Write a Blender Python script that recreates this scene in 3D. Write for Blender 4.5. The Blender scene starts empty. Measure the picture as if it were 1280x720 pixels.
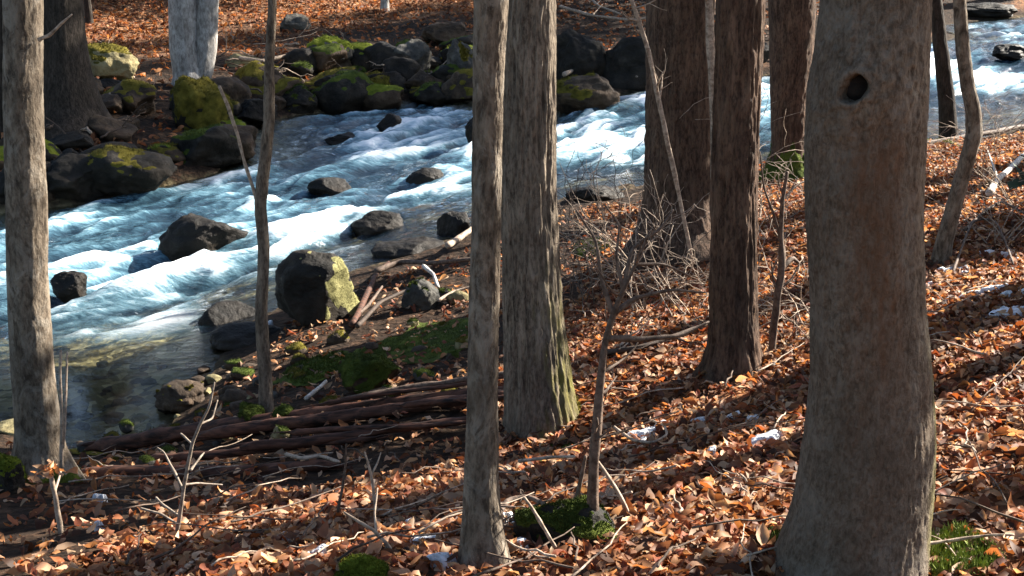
import bpy, math, random
import numpy as np
from mathutils import Vector

R = math.radians
scene = bpy.context.scene
col = scene.collection

# ------------------------------------------------------------------ camera
F = 1545.0                       # focal length in pixels of a 1280 px wide frame
PITCH = R(15.0)
CP, SP = math.cos(PITCH), math.sin(PITCH)
cam_d = bpy.data.cameras.new('camera')
cam_d.sensor_width = 36.0
cam_d.lens = 36.0 * F / 1280.0
cam_d.clip_end = 1000
cam_d.clip_start = 0.05
cam = bpy.data.objects.new('camera', cam_d)
cam.location = (0, 0, 0)
cam.rotation_euler = (R(90) - PITCH, 0, 0)
col.objects.link(cam)
scene.camera = cam


def ray(px, py):
    u = (px - 640.0) / F
    v = (360.0 - py) / F
    return np.array([u, CP + v * SP, -SP + v * CP])


def atY(px, py, Y):
    d = ray(px, py)
    return d * (Y / d[1])


def atZ(px, py, z):
    d = ray(px, py)
    return d * (z / d[2])


# ------------------------------------------------------------------ noise
def _h(ix, iy, iz, seed):
    n = (ix * 374761393 + iy * 668265263 + iz * 2147483647 + seed * 974634777) & 0xffffffff
    n = ((n ^ (n >> 13)) * 1274126177) & 0xffffffff
    n = ((n ^ (n >> 16)) * 2246822519) & 0xffffffff
    n = n ^ (n >> 15)
    return (n & 0xffffff) / float(0xffffff)


def noise(x, y, z=0.0, seed=0):
    x, y, z = np.broadcast_arrays(np.asarray(x, float), np.asarray(y, float), np.asarray(z, float))
    xi, yi, zi = np.floor(x), np.floor(y), np.floor(z)
    fx, fy, fz = x - xi, y - yi, z - zi
    xi, yi, zi = xi.astype(np.int64), yi.astype(np.int64), zi.astype(np.int64)
    fx, fy, fz = [f * f * f * (f * (f * 6 - 15) + 10) for f in (fx, fy, fz)]
    out = 0
    for dx in (0, 1):
        wx = fx if dx else 1 - fx
        for dy in (0, 1):
            wy = fy if dy else 1 - fy
            for dz in (0, 1):
                wz = fz if dz else 1 - fz
                out = out + wx * wy * wz * _h(xi + dx, yi + dy, zi + dz, seed)
    return out * 2 - 1


def fbm(x, y, z=0.0, seed=0, octv=4, gain=0.5):
    a, s, t = 1.0, 0.0, 0.0
    x, y, z = np.asarray(x, float), np.asarray(y, float), np.asarray(z, float)
    for o in range(octv):
        s = s + a * noise(x * 2 ** o + 13.7 * o, y * 2 ** o - 7.1 * o, z * 2 ** o + 3.3 * o, seed + o)
        t += a
        a *= gain
    return s / t


def sstep(a, b, x):
    t = np.clip((x - a) / (b - a), 0, 1)
    return t * t * (3 - 2 * t)


class TPS:
    def __init__(self, pts, lam=0.02):
        P = np.array(pts, float)
        self.X = P[:, :2]
        n = len(P)
        K = self.k(self.X, self.X) + lam * np.eye(n)
        A = np.zeros((n + 3, n + 3))
        A[:n, :n] = K
        A[:n, n] = 1
        A[:n, n + 1:] = self.X
        A[n, :n] = 1
        A[n + 1:, :n] = self.X.T
        b = np.zeros(n + 3)
        b[:n] = P[:, 2]
        self.w = np.linalg.solve(A, b)

    @staticmethod
    def k(a, b):
        d2 = ((a[:, None, :] - b[None, :, :]) ** 2).sum(-1)
        return 0.5 * d2 * np.log(d2 + 1e-9)

    def __call__(self, x, y):
        x, y = np.broadcast_arrays(np.asarray(x, float), np.asarray(y, float))
        q = np.stack([x.ravel(), y.ravel()], 1)
        n = len(self.X)
        out = np.empty(len(q))
        for i in range(0, len(q), 20000):
            s = q[i:i + 20000]
            out[i:i + 20000] = self.k(s, self.X) @ self.w[:n] + self.w[n] + s @ self.w[n + 1:]
        return out.reshape(x.shape)


# ------------------------------------------------------------------ terrain and water surfaces
W = [(0, 480, -3.38), (0, 270, -3.38), (-300, 420, -3.5), (200, 440, -3.36), (250, 400, -3.33), (300, 250, -3.2),
     (420, 290, -3.12), (340, 160, -3.0), (500, 140, -2.9), (500, 200, -2.97), (580, 300, -3.04), (560, 260, -3.0),
     (700, 240, -2.9), (800, 220, -2.8), (800, 112, -2.5), (740, 155, -2.68), (960, 100, -2.3), (960, 190, -2.5),
     (1250, 30, -1.75), (1270, 140, -2.25), (1180, 60, -1.95), (150, 540, -3.38), (1500, 40, -1.6), (1500, 110, -2.0)]
water_h = TPS([tuple(atZ(*p)) for p in W], 0.05)

GP = [  # near bank (pixel, pixel, height)
    (0, 720, -2.35), (0, 650, -2.6), (120, 720, -2.25), (300, 640, -2.5), (320, 720, -2.15), (640, 720, -2.0),
    (1000, 720, -1.95), (1280, 720, -1.85), (500, 610, -2.45), (605, 700, -2.05), (660, 570, -2.6), (850, 600, -2.15),
    (850, 480, -2.35), (918, 475, -2.3), (1280, 600, -1.85), (1280, 400, -1.92), (1280, 280, -2.05), (1180, 310, -2.15),
    (980, 300, -2.35), (980, 400, -2.3), (750, 420, -2.55), (740, 330, -2.7), (300, 575, -2.85), (560, 520, -2.7),
    (330, 525, -2.98), (460, 460, -2.93), (560, 390, -2.92), (560, 330, -2.95), (60, 595, -2.87), (150, 592, -3.0),
    (850, 300, -2.58), (1000, 225, -2.42), (1240, 190, -2.2), (1400, 190, -2.05), (400, 420, -3.08), (200, 600, -2.85),
    # near edge of the water
    (740, 245, -2.86), (640, 280, -2.95), (585, 306, -3.0), (480, 340, -3.08), (350, 420, -3.2), (280, 455, -3.3),
    (250, 500, -3.3), (180, 566, -3.3), (0, 560, -3.3), (860, 235, -2.68), (960, 210, -2.48), (1200, 175, -2.28), (1400, 160, -2.1),
    # bed
    (120, 490, -3.47), (60, 520, -3.46), (200, 470, -3.46), (170, 540, -3.5), (0, 400, -3.85), (200, 380, -3.75), (200, 290, -3.75), (0, 320, -3.85),
    (330, 330, -3.6), (400, 240, -3.5), (400, 180, -3.4), (520, 230, -3.4), (520, 160, -3.3), (650, 220, -3.3),
    (750, 180, -3.1), (860, 150, -2.9), (960, 140, -2.75), (1100, 100, -2.6), (1220, 100, -2.5), (1250, 55, -2.2), (1500, 70, -2.1),
    # far edge and far bank
    (0, 258, -3.3), (100, 245, -3.22), (210, 218, -3.1), (290, 178, -2.98), (340, 140, -2.88), (500, 122, -2.78), (600, 122, -2.7),
    (700, 130, -2.6), (800, 98, -2.4), (950, 78, -2.1), (1100, 45, -1.8), (1250, 18, -1.6), (1500, 20, -1.5),
    (60, 180, -2.75), (0, 150, -2.55), (60, 110, -2.35), (180, 130, -2.5), (240, 100, -2.35), (400, 95, -2.4), (500, 80, -2.3),
    (640, 80, -2.3), (760, 70, -2.15), (430, 55, -2.0), (430, 22, -1.6), (100, 30, -1.65), (250, 50, -1.95),
    (640, 40, -1.8), (900, 40, -1.8), (1100, 20, -1.45),
]
pts = [tuple(atZ(*p)) for p in GP]
pts += [(0, 0, -1.75), (-3, 0, -1.95), (3, 0, -1.6), (6, 4, -1.55), (8, 10, -1.8), (13, 17, -1.9), (-6, 3, -2.9), (-9, 8, -3.6),
        (0, -8, -1.5), (9, -6, -1.0), (-9, -6, -2.0), (18, 10, -1.3), (-16, 16, -3.3), (-14, 22, -2.4), (-20, 30, -0.8),
        (-12, 40, 0.0), (0, 52, 1.2), (14, 58, 1.6), (30, 60, 1.8), (30, 40, -1.0), (-30, 60, 5), (0, 80, 6), (30, 85, 6), (24, 20, -1.0)]
_g = TPS(pts, 0.03)


def ground_h(x, y):
    return _g(x, y)


def ground_rough(x, y):
    return _g(x, y) + 0.045 * fbm(np.asarray(x) * 1.3, np.asarray(y) * 1.3, 0, 5, 3) + 0.018 * fbm(np.asarray(x) * 6, np.asarray(y) * 6, 0, 9, 3)


_ts = np.concatenate([np.linspace(2.0, 16, 350), np.linspace(16.05, 80, 400)])


def hit(px, py, f=ground_h):
    """first point of the surface f under the sight line of a pixel"""
    d = ray(px, py)
    d = d / d[1]
    q = d[None, :] * _ts[:, None]
    below = q[:, 2] < f(q[:, 0], q[:, 1])
    i = int(np.argmax(below)) if below.any() else len(_ts) - 1
    a, b = _ts[max(i - 1, 0)], _ts[i]
    for _ in range(12):
        m = (a + b) / 2
        p = d * m
        if p[2] < f(p[0], p[1]):
            b = m
        else:
            a = m
    return d * b


def hit_any(px, py):
    return hit(px, py, lambda x, y: np.maximum(_g(x, y), water_h(x, y)))


# ------------------------------------------------------------------ object helpers
def tag(o, label=None, cat=None, group=None, kind=None):
    if label: o['label'] = label
    if cat: o['category'] = cat
    if group: o['group'] = group
    if kind: o['kind'] = kind
    return o


def empty(name, loc):
    o = bpy.data.objects.new(name, None)
    o.empty_display_size = 0.1
    o.location = tuple(float(c) for c in loc)
    col.objects.link(o)
    return o


def mesh_obj(name, V, faces, mat, parent=None, smooth=True, attrs=None, origin=None):
    """faces: (n,k) int array or list of lists; V in world coordinates"""
    V = np.asarray(V, float)
    if parent is not None:
        o0 = np.array(parent.location)
        if parent.parent is not None:
            o0 = o0 + np.array(parent.parent.location)
    elif origin is not None:
        o0 = np.asarray(origin, float)
    else:
        o0 = np.zeros(3)
    me = bpy.data.meshes.new(name)
    V = V - o0
    if isinstance(faces, np.ndarray):
        nf, k = faces.shape
        me.vertices.add(len(V))
        me.vertices.foreach_set('co', V.astype(np.float32).ravel())
        me.loops.add(nf * k)
        me.loops.foreach_set('vertex_index', faces.astype(np.int32).ravel())
        me.polygons.add(nf)
        me.polygons.foreach_set('loop_start', np.arange(0, nf * k, k, dtype=np.int32))
        me.polygons.foreach_set('loop_total', np.full(nf, k, dtype=np.int32))
        me.update(calc_edges=True)
        me.validate()
    else:
        me.from_pydata([tuple(v) for v in V], [], faces)
        me.update()
    me.polygons.foreach_set('use_smooth', np.full(len(me.polygons), bool(smooth)))
    for an, arr in (attrs or {}).items():
        arr = np.asarray(arr, np.float32)
        if arr.ndim == 1:
            a = me.attributes.new(an, 'FLOAT', 'POINT')
            a.data.foreach_set('value', arr)
        else:
            a = me.attributes.new(an, 'FLOAT_COLOR', 'POINT')
            if arr.shape[1] == 3:
                arr = np.concatenate([arr, np.ones((len(arr), 1), np.float32)], 1)
            a.data.foreach_set('color', arr.ravel())
    if mat: me.materials.append(mat)
    o = bpy.data.objects.new(name, me)
    col.objects.link(o)
    if parent is not None:
        o.parent = parent
    else:
        o.location = tuple(float(c) for c in o0)
    return o


class MB:
    def __init__(self):
        self.V, self.Fq, self.n, self.A = [], [], 0, []

    def add(self, V, Fq, a=0.0):
        V = np.asarray(V, float)
        self.V.append(V)
        self.Fq.append(np.asarray(Fq, int) + self.n)
        self.A.append(np.full(len(V), a))
        self.n += len(V)

    def tube(self, P, r, sides=5, a=0.0, rough=0.0, seed=0):
        P = np.asarray(P, float)
        r = np.asarray(r, float) * np.ones(len(P))
        T = np.gradient(P, axis=0)
        T /= np.linalg.norm(T, axis=1)[:, None] + 1e-12
        up = np.array([0.3, 0.2, 1.0]) if abs(T[0][2]) < 0.85 else np.array([1.0, 0.15, 0.1])
        N = np.cross(T, up)
        N /= np.linalg.norm(N, axis=1)[:, None] + 1e-12
        B = np.cross(T, N)
        th = np.linspace(0, 2 * math.pi, sides, endpoint=False)
        rr = r[:, None] * np.ones((1, sides))
        if rough:
            ii = np.arange(len(P))[:, None] * 0.35
            rr = rr * (1 + rough * noise(np.cos(th)[None, :] * 1.6 + ii * 0.3, np.sin(th)[None, :] * 1.6 + ii * .6, ii * .7, seed))
        V = P[:, None, :] + rr[..., None] * (np.cos(th)[None, :, None] * N[:, None, :] + np.sin(th)[None, :, None] * B[:, None, :])
        n = len(P)
        i = np.arange(n - 1)[:, None] * sides
        j = np.arange(sides)[None, :]
        j2 = (j + 1) % sides
        Q = np.stack([i + j, i + j2, i + sides + j2, i + sides + j], -1).reshape(-1, 4)
        V = V.reshape(-1, 3)
        # close both ends with a point
        V = np.concatenate([V, P[:1] - T[:1] * r[0] * .4, P[-1:] + T[-1:] * r[-1] * .6])
        c0, c1 = n * sides, n * sides + 1
        jj = np.arange(0, sides)
        e0 = np.stack([jj, np.full(sides, c0), np.full(sides, c0), (jj + 1) % sides], -1)
        self.caps = getattr(self, 'caps', [])
        self.caps.append(np.stack([(jj + 1) % sides, jj, np.full(sides, c0)], -1) + self.n)
        self.caps.append(np.stack([(n - 1) * sides + jj, (n - 1) * sides + (jj + 1) % sides, np.full(sides, c1)], -1) + self.n)
        self.add(V, Q, a)

    def build(self, name, mat, parent=None, smooth=True, attr=None, origin=None):
        V = np.concatenate(self.V)
        Q = np.concatenate(self.Fq)
        fl = Q.tolist()
        for c in getattr(self, 'caps', []):
            fl += c.tolist()
        at = {attr: np.concatenate(self.A)} if attr else None
        return mesh_obj(name, V, fl, mat, parent, smooth, at, origin)


# ------------------------------------------------------------------ materials
class NT:
    def __init__(self, name):
        self.m = bpy.data.materials.new(name)
        self.m.use_nodes = True
        self.t = self.m.node_tree
        self.t.nodes.clear()
        self.out = self.t.nodes.new('ShaderNodeOutputMaterial')

    def n(self, typ, **kw):
        nd = self.t.nodes.new(typ)
        for k, v in kw.items():
            if k.startswith('_'):
                nd.inputs[k[1:].replace('_', ' ')].default_value = v
            else:
                setattr(nd, k, v)
        return nd

    def l(self, a, b):
        self.t.links.new(a, b)

    def coords(self, scale=(1, 1, 1), kind='Object'):
        tc = self.n('ShaderNodeTexCoord')
        mp = self.n('ShaderNodeMapping')
        mp.inputs['Scale'].default_value = scale
        self.l(tc.outputs[kind], mp.inputs['Vector'])
        return mp.outputs['Vector']

    def noise(self, vec, scale, detail=5, rough=0.6, dist=0.0):
        nd = self.n('ShaderNodeTexNoise')
        nd.inputs['Scale'].default_value = scale
        nd.inputs['Detail'].default_value = detail
        nd.inputs['Roughness'].default_value = rough
        nd.inputs['Distortion'].default_value = dist
        if vec is not None: self.l(vec, nd.inputs['Vector'])
        return nd.outputs['Fac']

    def ramp(self, fac, stops, interp='LINEAR'):
        nd = self.n('ShaderNodeValToRGB')
        cr = nd.color_ramp
        cr.interpolation = interp
        while len(cr.elements) < len(stops): cr.elements.new(0.5)
        for e, (p, c) in zip(cr.elements, stops):
            e.position = p
            e.color = (*c, 1) if len(c) == 3 else c
        self.l(fac, nd.inputs['Fac'])
        return nd.outputs['Color']

    def mix(self, fac, a, b, blend='MIX'):
        nd = self.n('ShaderNodeMix', data_type='RGBA', blend_type=blend)
        for s, v in ((nd.inputs[0], fac), (nd.inputs[6], a), (nd.inputs[7], b)):
            if isinstance(v, (int, float)): s.default_value = v
            elif isinstance(v, tuple): s.default_value = (*v, 1)
            else: self.l(v, s)
        return nd.outputs[2]

    def math(self, op, a, b=0.0, clamp=False):
        nd = self.n('ShaderNodeMath', operation=op, use_clamp=clamp)
        for s, v in ((nd.inputs[0], a), (nd.inputs[1], b)):
            if isinstance(v, (int, float)): s.default_value = v
            else: self.l(v, s)
        return nd.outputs[0]

    def attr(self, name, typ='GEOMETRY', out='Fac'):
        nd = self.n('ShaderNodeAttribute', attribute_type=typ, attribute_name=name)
        return nd.outputs[out]

    def bump(self, h, strength=0.5, dist=0.02, normal=None):
        nd = self.n('ShaderNodeBump')
        nd.inputs['Strength'].default_value = strength
        nd.inputs['Distance'].default_value = dist
        self.l(h, nd.inputs['Height'])
        if normal is not None: self.l(normal, nd.inputs['Normal'])
        return nd.outputs['Normal']

    def principled(self, base, rough=0.8, normal=None, spec=0.3):
        p = self.n('ShaderNodeBsdfPrincipled')
        if isinstance(base, tuple): p.inputs['Base Color'].default_value = (*base, 1)
        else: self.l(base, p.inputs['Base Color'])
        if isinstance(rough, (int, float)): p.inputs['Roughness'].default_value = rough
        else: self.l(rough, p.inputs['Roughness'])
        p.inputs['Specular IOR Level'].default_value = spec
        if normal is not None: self.l(normal, p.inputs['Normal'])
        return p.outputs[0]

    def done(self, sh):
        self.l(sh, self.out.inputs['Surface'])
        return self.m


def bark_mat(name, dark, mid, light, sc=14.0, stretch=0.16, bump=0.6, lichen=None, lich_amt=0.5, moss=(0.095, 0.085, 0.02)):
    b = NT(name)
    v = b.coords((sc, sc, sc * stretch))
    n1 = b.noise(v, 1.0, 8, 0.68, 0.4)
    n2 = b.noise(b.coords((sc * 2.4, sc * 2.4, sc * 0.9)), 1.0, 6, 0.7)
    c = b.ramp(n1, [(0.36, dark), (0.5, mid), (0.64, light)])
    c = b.mix(b.math('MULTIPLY', b.ramp(n2, [(0.45, (0, 0, 0)), (0.62, (1, 1, 1))]), 0.45), c, light)
    c = b.mix(b.math('MULTIPLY', b.ramp(n2, [(0.38, (1, 1, 1)), (0.5, (0, 0, 0))]), 0.55), c, dark)
    big = b.noise(b.coords((3.1, 3.1, 2.0)), 1.0, 4, 0.6)
    if lichen:
        sp = b.noise(b.coords((9, 9, 6)), 1.0, 6, 0.75, 0.8)
        f = b.ramp(sp, [(0.5, (0, 0, 0)), (0.6, (1, 1, 1))])
        c = b.mix(b.math('MULTIPLY', f, lich_amt), c, lichen)
    c = b.mix(b.ramp(big, [(0.35, (0.55, 0.55, 0.55)), (0.7, (0, 0, 0))]), c, dark)
    # stains and moss that sit on the bark, from attributes of the trunk mesh
    st = b.attr('stain')
    c = b.mix(st, c, b.mix(n2, (0.09, 0.035, 0.012), (0.19, 0.10, 0.055)))
    ms = b.attr('moss')
    c = b.mix(ms, c, b.mix(n2, moss, tuple(2.2 * k for k in moss)))
    h = b.math('ADD', n1, b.math('MULTIPLY', n2, 0.45))
    nr = b.bump(h, bump, 0.03)
    return b.done(b.principled(c, 0.85, nr, 0.2))


def plain_wood(name, dark, light, sc=30.0, stretch=1.0, rough=0.75):
    b = NT(name)
    n1 = b.noise(b.coords((sc * stretch, sc, sc)), 1.0, 6, 0.65, 0.5)
    c = b.ramp(n1, [(0.38, dark), (0.62, light)])
    return b.done(b.principled(c, rough, b.bump(n1, 0.5, 0.01), 0.25))


M = {}
M['bark_grey'] = bark_mat('bark_grey', (0.03675, 0.02716, 0.01848), (0.1575, 0.1203, 0.08624), (0.294, 0.2377, 0.176), 20, 0.4, 0.7, (0.3885, 0.3443, 0.2816), 0.5)
M['bark_beech'] = bark_mat('bark_beech', (0.0651, 0.04753, 0.03256), (0.1575, 0.1203, 0.08624), (0.2467, 0.1988, 0.1496), 46, 0.75, 0.8, (0.315, 0.2813, 0.2332), 0.4)
M['bark_furrow'] = bark_mat('bark_furrow', (0.042, 0.03104, 0.02288), (0.1837, 0.1436, 0.1056), (0.378, 0.3055, 0.2288), 28, 0.12, 1.0, (0.2625, 0.2231, 0.1672), 0.25)
M['bark_brown'] = bark_mat('bark_brown', (0.0189, 0.01067, 0.00704), (0.09975, 0.0582, 0.03784), (0.21, 0.131, 0.08624), 24, 0.16, 1.0, (0.1995, 0.1455, 0.0968), 0.25)
M['bark_dark'] = bark_mat('bark_dark', (0.012, 0.009, 0.006), (0.035, 0.026, 0.02), (0.075, 0.057, 0.044), 18, 0.3, 0.9)
M['bark_pale'] = bark_mat('bark_pale', (0.14, 0.125, 0.11), (0.34, 0.315, 0.29), (0.56, 0.54, 0.51), 9, 0.5, 0.4)
M['twig'] = plain_wood('twig_bark', (0.05, 0.032, 0.022), (0.15, 0.105, 0.078))
M['twig_pale'] = plain_wood('pale_twig', (0.17, 0.12, 0.085), (0.42, 0.33, 0.25))
M['seedling'] = plain_wood('seedling_bark', (0.11, 0.085, 0.065), (0.28, 0.225, 0.175))
M['twig_dark'] = plain_wood('dark_twig', (0.025, 0.017, 0.012), (0.075, 0.05, 0.036))
M['driftwood'] = plain_wood('bleached_wood', (0.30, 0.26, 0.22), (0.62, 0.58, 0.52), 20)
M['log_red'] = plain_wood('rotten_wood', (0.012, 0.006, 0.004), (0.11, 0.045, 0.026), 28, .1)
M['hollow'] = plain_wood('hollow_shade', (0.006, 0.004, 0.004), (0.02, 0.014, 0.01), 30)  # near-black, stands in for the shade inside the knothole


def rock_mat(name, dark, mid, light, warm, wet=0.0):
    b = NT(name)
    n1 = b.noise(b.coords((3.2, 3.2, 3.2)), 1.0, 8, 0.65, 0.3)
    n2 = b.noise(b.coords((17, 17, 17)), 1.0, 7, 0.7)
    n3 = b.noise(b.coords((1.4, 1.4, 1.4)), 1.0, 3, 0.5)
    c = b.ramp(n1, [(0.38, dark), (0.52, mid), (0.66, light)])
    c = b.mix(b.math('MULTIPLY', b.ramp(n3, [(0.45, (0, 0, 0)), (0.65, (1, 1, 1))]), 0.6), c, warm)
    c = b.mix(b.math('MULTIPLY', b.ramp(n2, [(0.45, (0, 0, 0)), (0.75, (1, 1, 1))]), 0.4), c, light)
    h = b.math('ADD', n1, b.math('MULTIPLY', n2, 0.35))
    ro = b.ramp(n2, [(0.3, (0.75 - .55 * wet,) * 3), (0.7, (0.9 - .45 * wet,) * 3)])
    return b.done(b.principled(c, ro, b.bump(h, 1.0, 0.06), 0.2 - .08 * wet))


M['rock_dark'] = rock_mat('rock_dark', (0.005, 0.0045, 0.0035), (0.014, 0.012, 0.0095), (0.038, 0.032, 0.025), (0.028, 0.019, 0.011), 0.3)
M['rock_wet'] = rock_mat('rock_wet', (0.004, 0.0035, 0.003), (0.012, 0.010, 0.008), (0.024, 0.020, 0.015), (0.026, 0.017, 0.010), 0.6)
M['rock_grey'] = rock_mat('rock_grey', (0.02, 0.02, 0.019), (0.055, 0.053, 0.048), (0.13, 0.125, 0.11), (0.07, 0.055, 0.035))
M['rock_tan'] = rock_mat('rock_tan', (0.07, 0.06, 0.03), (0.20, 0.17, 0.085), (0.38, 0.34, 0.2), (0.27, 0.2, 0.08))
M['rock_brown'] = rock_mat('rock_brown', (0.014, 0.01, 0.007), (0.045, 0.03, 0.019), (0.11, 0.08, 0.052), (0.065, 0.035, 0.018), 0.2)


def moss_mat(name, a, b_, c_):
    b = NT(name)
    n1 = b.noise(b.coords((6, 6, 6)), 1.0, 5, 0.6)
    n2 = b.noise(b.coords((60, 60, 60)), 1.0, 4, 0.7)
    c = b.ramp(n1, [(0.3, a), (0.52, b_), (0.72, c_)])
    c = b.mix(b.math('MULTIPLY', n2, 0.5), c, a)
    return b.done(b.principled(c, 0.95, b.bump(n2, 1.0, 0.02), 0.1))


M['moss_green'] = moss_mat('moss_green', (0.025, 0.035, 0.008), (0.07, 0.095, 0.016), (0.15, 0.17, 0.028))
M['moss_gold'] = moss_mat('moss_gold', (0.05, 0.045, 0.010), (0.14, 0.115, 0.018), (0.25, 0.20, 0.035))
M['moss_bright'] = moss_mat('moss_bright', (0.07, 0.09, 0.012), (0.17, 0.20, 0.02), (0.30, 0.31, 0.05))
M['moss_pale'] = moss_mat('lichen_pale', (0.13, 0.12, 0.05), (0.30, 0.28, 0.12), (0.46, 0.42, 0.2))


def ground_mat():
    b = NT('forest_soil')
    v = b.coords((1, 1, 1))
    n1 = b.noise(v, 9, 8, 0.7, 0.6)
    n2 = b.noise(v, 1.1, 4, 0.6)
    vo = b.n('ShaderNodeTexVoronoi', feature='F1')
    vo.inputs['Scale'].default_value = 16
    b.l(v, vo.inputs['Vector'])
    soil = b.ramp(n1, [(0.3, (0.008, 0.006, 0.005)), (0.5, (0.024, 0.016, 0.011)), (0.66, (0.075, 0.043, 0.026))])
    leaf = b.ramp(b.n('ShaderNodeSeparateColor').outputs[0], [(0, (0, 0, 0)), (1, (1, 1, 1))]) if False else None
    sep = b.n('ShaderNodeSeparateColor')
    b.l(vo.outputs['Color'], sep.inputs['Color'])
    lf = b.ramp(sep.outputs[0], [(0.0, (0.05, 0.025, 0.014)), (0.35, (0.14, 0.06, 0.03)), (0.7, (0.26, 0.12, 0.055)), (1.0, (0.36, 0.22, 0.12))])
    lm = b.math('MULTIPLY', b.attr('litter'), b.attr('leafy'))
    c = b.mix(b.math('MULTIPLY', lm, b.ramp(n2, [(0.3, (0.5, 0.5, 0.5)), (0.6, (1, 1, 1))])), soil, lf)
    # stream bed: pebbles and brown algae
    vb = b.n('ShaderNodeTexVoronoi', feature='F1')
    vb.inputs['Scale'].default_value = 9
    b.l(v, vb.inputs['Vector'])
    sb = b.n('ShaderNodeSeparateColor')
    b.l(vb.outputs['Color'], sb.inputs['Color'])
    bed = b.ramp(sb.outputs[0], [(0.0, (0.08, 0.065, 0.035)), (0.4, (0.23, 0.185, 0.095)), (0.75, (0.40, 0.32, 0.17)), (1.0, (0.52, 0.43, 0.25))])
    c = b.mix(b.attr('bed'), c, bed)
    h = b.math('ADD', n1, b.math('MULTIPLY', vo.outputs['Distance'], 0.6))
    return b.done(b.principled(c, 0.95, b.bump(h, 0.9, 0.05), 0.1))


M['ground'] = ground_mat()


def leaf_mat():
    b = NT('dry_leaf')
    c = b.attr('tint', out='Color')
    n = b.noise(b.coords((40, 40, 40)), 1.0, 4, 0.6)
    c = b.mix(b.math('MULTIPLY', n, 0.55), c, b.mix(1.0, c, (0.45, 0.36, 0.3), 'MULTIPLY'))
    d = b.n('ShaderNodeBsdfPrincipled')
    b.l(c, d.inputs['Base Color'])
    d.inputs['Roughness'].default_value = 0.6
    d.inputs['Specular IOR Level'].default_value = 0.25
    t = b.n('ShaderNodeBsdfTranslucent')
    b.l(b.mix(1.0, c, (1.0, 0.72, 0.42), 'MULTIPLY'), t.inputs['Color'])
    mx = b.n('ShaderNodeMixShader')
    mx.inputs[0].default_value = 0.45
    b.l(d.outputs[0], mx.inputs[1])
    b.l(t.outputs[0], mx.inputs[2])
    return b.done(mx.outputs[0])


M['leaf'] = leaf_mat()


def water_mat():
    b = NT('stream_water')
    v = b.coords((1, 1, 1))
    foam = b.attr('foam')
    murk = b.attr('murk')
    # fine ripples, drawn out along the current
    mp = b.n('ShaderNodeMapping')
    mp.inputs['Rotation'].default_value = (0, 0, -FLOW_ANG)
    mp.inputs['Scale'].default_value = (1.0, 3.2, 1.0)
    tc = b.n('ShaderNodeTexCoord')
    b.l(tc.outputs['Object'], mp.inputs['Vector'])
    r1 = b.noise(mp.outputs['Vector'], 2.6, 5, 0.6, 0.8)
    r2 = b.noise(mp.outputs['Vector'], 8.0, 4, 0.6, 0.6)
    h = b.math('ADD', r1, b.math('MULTIPLY', r2, 0.3))
    nr = b.bump(h, 0.5, 0.08)
    b.l(b.math('SUBTRACT', 0.45, b.math('MULTIPLY', b.attr('calm'), 0.42)), nr.node.inputs['Strength'])
    fr = b.n('ShaderNodeFresnel')
    fr.inputs['IOR'].default_value = 1.33
    b.l(nr, fr.inputs['Normal'])
    gl = b.n('ShaderNodeBsdfGlossy')
    gl.inputs['Roughness'].default_value = 0.07
    gl.inputs['Color'].default_value = (1, 1, 1, 1)
    b.l(nr, gl.inputs['Normal'])
    tr = b.n('ShaderNodeBsdfTransparent')
    tr.inputs['Color'].default_value = (0.86, 0.90, 0.84, 1)
    # aerated water: dark and clear where it slides, milky blue where air is mixed in, white where it breaks
    st = b.noise(mp.outputs['Vector'], 3.0, 8, 0.72, 1.2)
    st2 = b.noise(mp.outputs['Vector'], 11.0, 6, 0.7, 0.8)
    air = b.math('ADD', foam, b.math('MULTIPLY', b.math('SUBTRACT', st, 0.5), 1.0))
    air = b.math('ADD', air, b.math('MULTIPLY', b.math('SUBTRACT', st2, 0.5), 0.45))
    dc = b.ramp(air, [(0.02, (0.012, 0.026, 0.040)), (0.22, (0.035, 0.078, 0.110)), (0.42, (0.11, 0.21, 0.265)), (0.66, (0.42, 0.53, 0.60)), (0.95, (0.80, 0.84, 0.87))])
    df = b.n('ShaderNodeBsdfDiffuse')
    b.l(dc, df.inputs['Color'])
    b.l(nr, df.inputs['Normal'])
    body = b.n('ShaderNodeMixShader')
    b.l(murk, body.inputs[0])
    b.l(tr.outputs[0], body.inputs[1])
    b.l(df.outputs[0], body.inputs[2])
    wat = b.n('ShaderNodeMixShader')
    b.l(b.math('MULTIPLY', fr.outputs[0], b.ramp(air, [(0.3, (1, 1, 1)), (0.75, (0.12, 0.12, 0.12))])), wat.inputs[0])
    b.l(body.outputs[0], wat.inputs[1])
    b.l(gl.outputs[0], wat.inputs[2])
    return b.done(wat.outputs[0])


FLOW_ANG = math.atan2(0.76, 0.65)         # direction the stream comes from, in the ground plane
M['water'] = water_mat()


def snow_mat():
    b = NT('old_snow')
    n = b.noise(b.coords((25, 25, 25)), 1.0, 6, 0.7)
    c = b.ramp(n, [(0.3, (0.36, 0.36, 0.37)), (0.58, (0.78, 0.80, 0.83))])
    return b.done(b.principled(c, 0.6, b.bump(n, 0.6, 0.02), 0.3))


M['snow'] = snow_mat()
nt = NT('evergreen_needles')
nn = nt.noise(nt.coords((3, 3, 3)), 1.0, 4, 0.6)
M['needles'] = nt.done(nt.principled(nt.ramp(nn, [(0.3, (0.012, 0.025, 0.01)), (0.7, (0.04, 0.065, 0.022))]), 0.7, None, 0.2))
nt = NT('fresh_green')
nn = nt.noise(nt.coords((30, 30, 30)), 1.0, 4, 0.6)
M['green'] = nt.done(nt.principled(nt.ramp(nn, [(0.3, (0.09, 0.13, 0.02)), (0.7, (0.26, 0.30, 0.06))]), 0.6, None, 0.3))

rng = np.random.default_rng(11)

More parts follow.
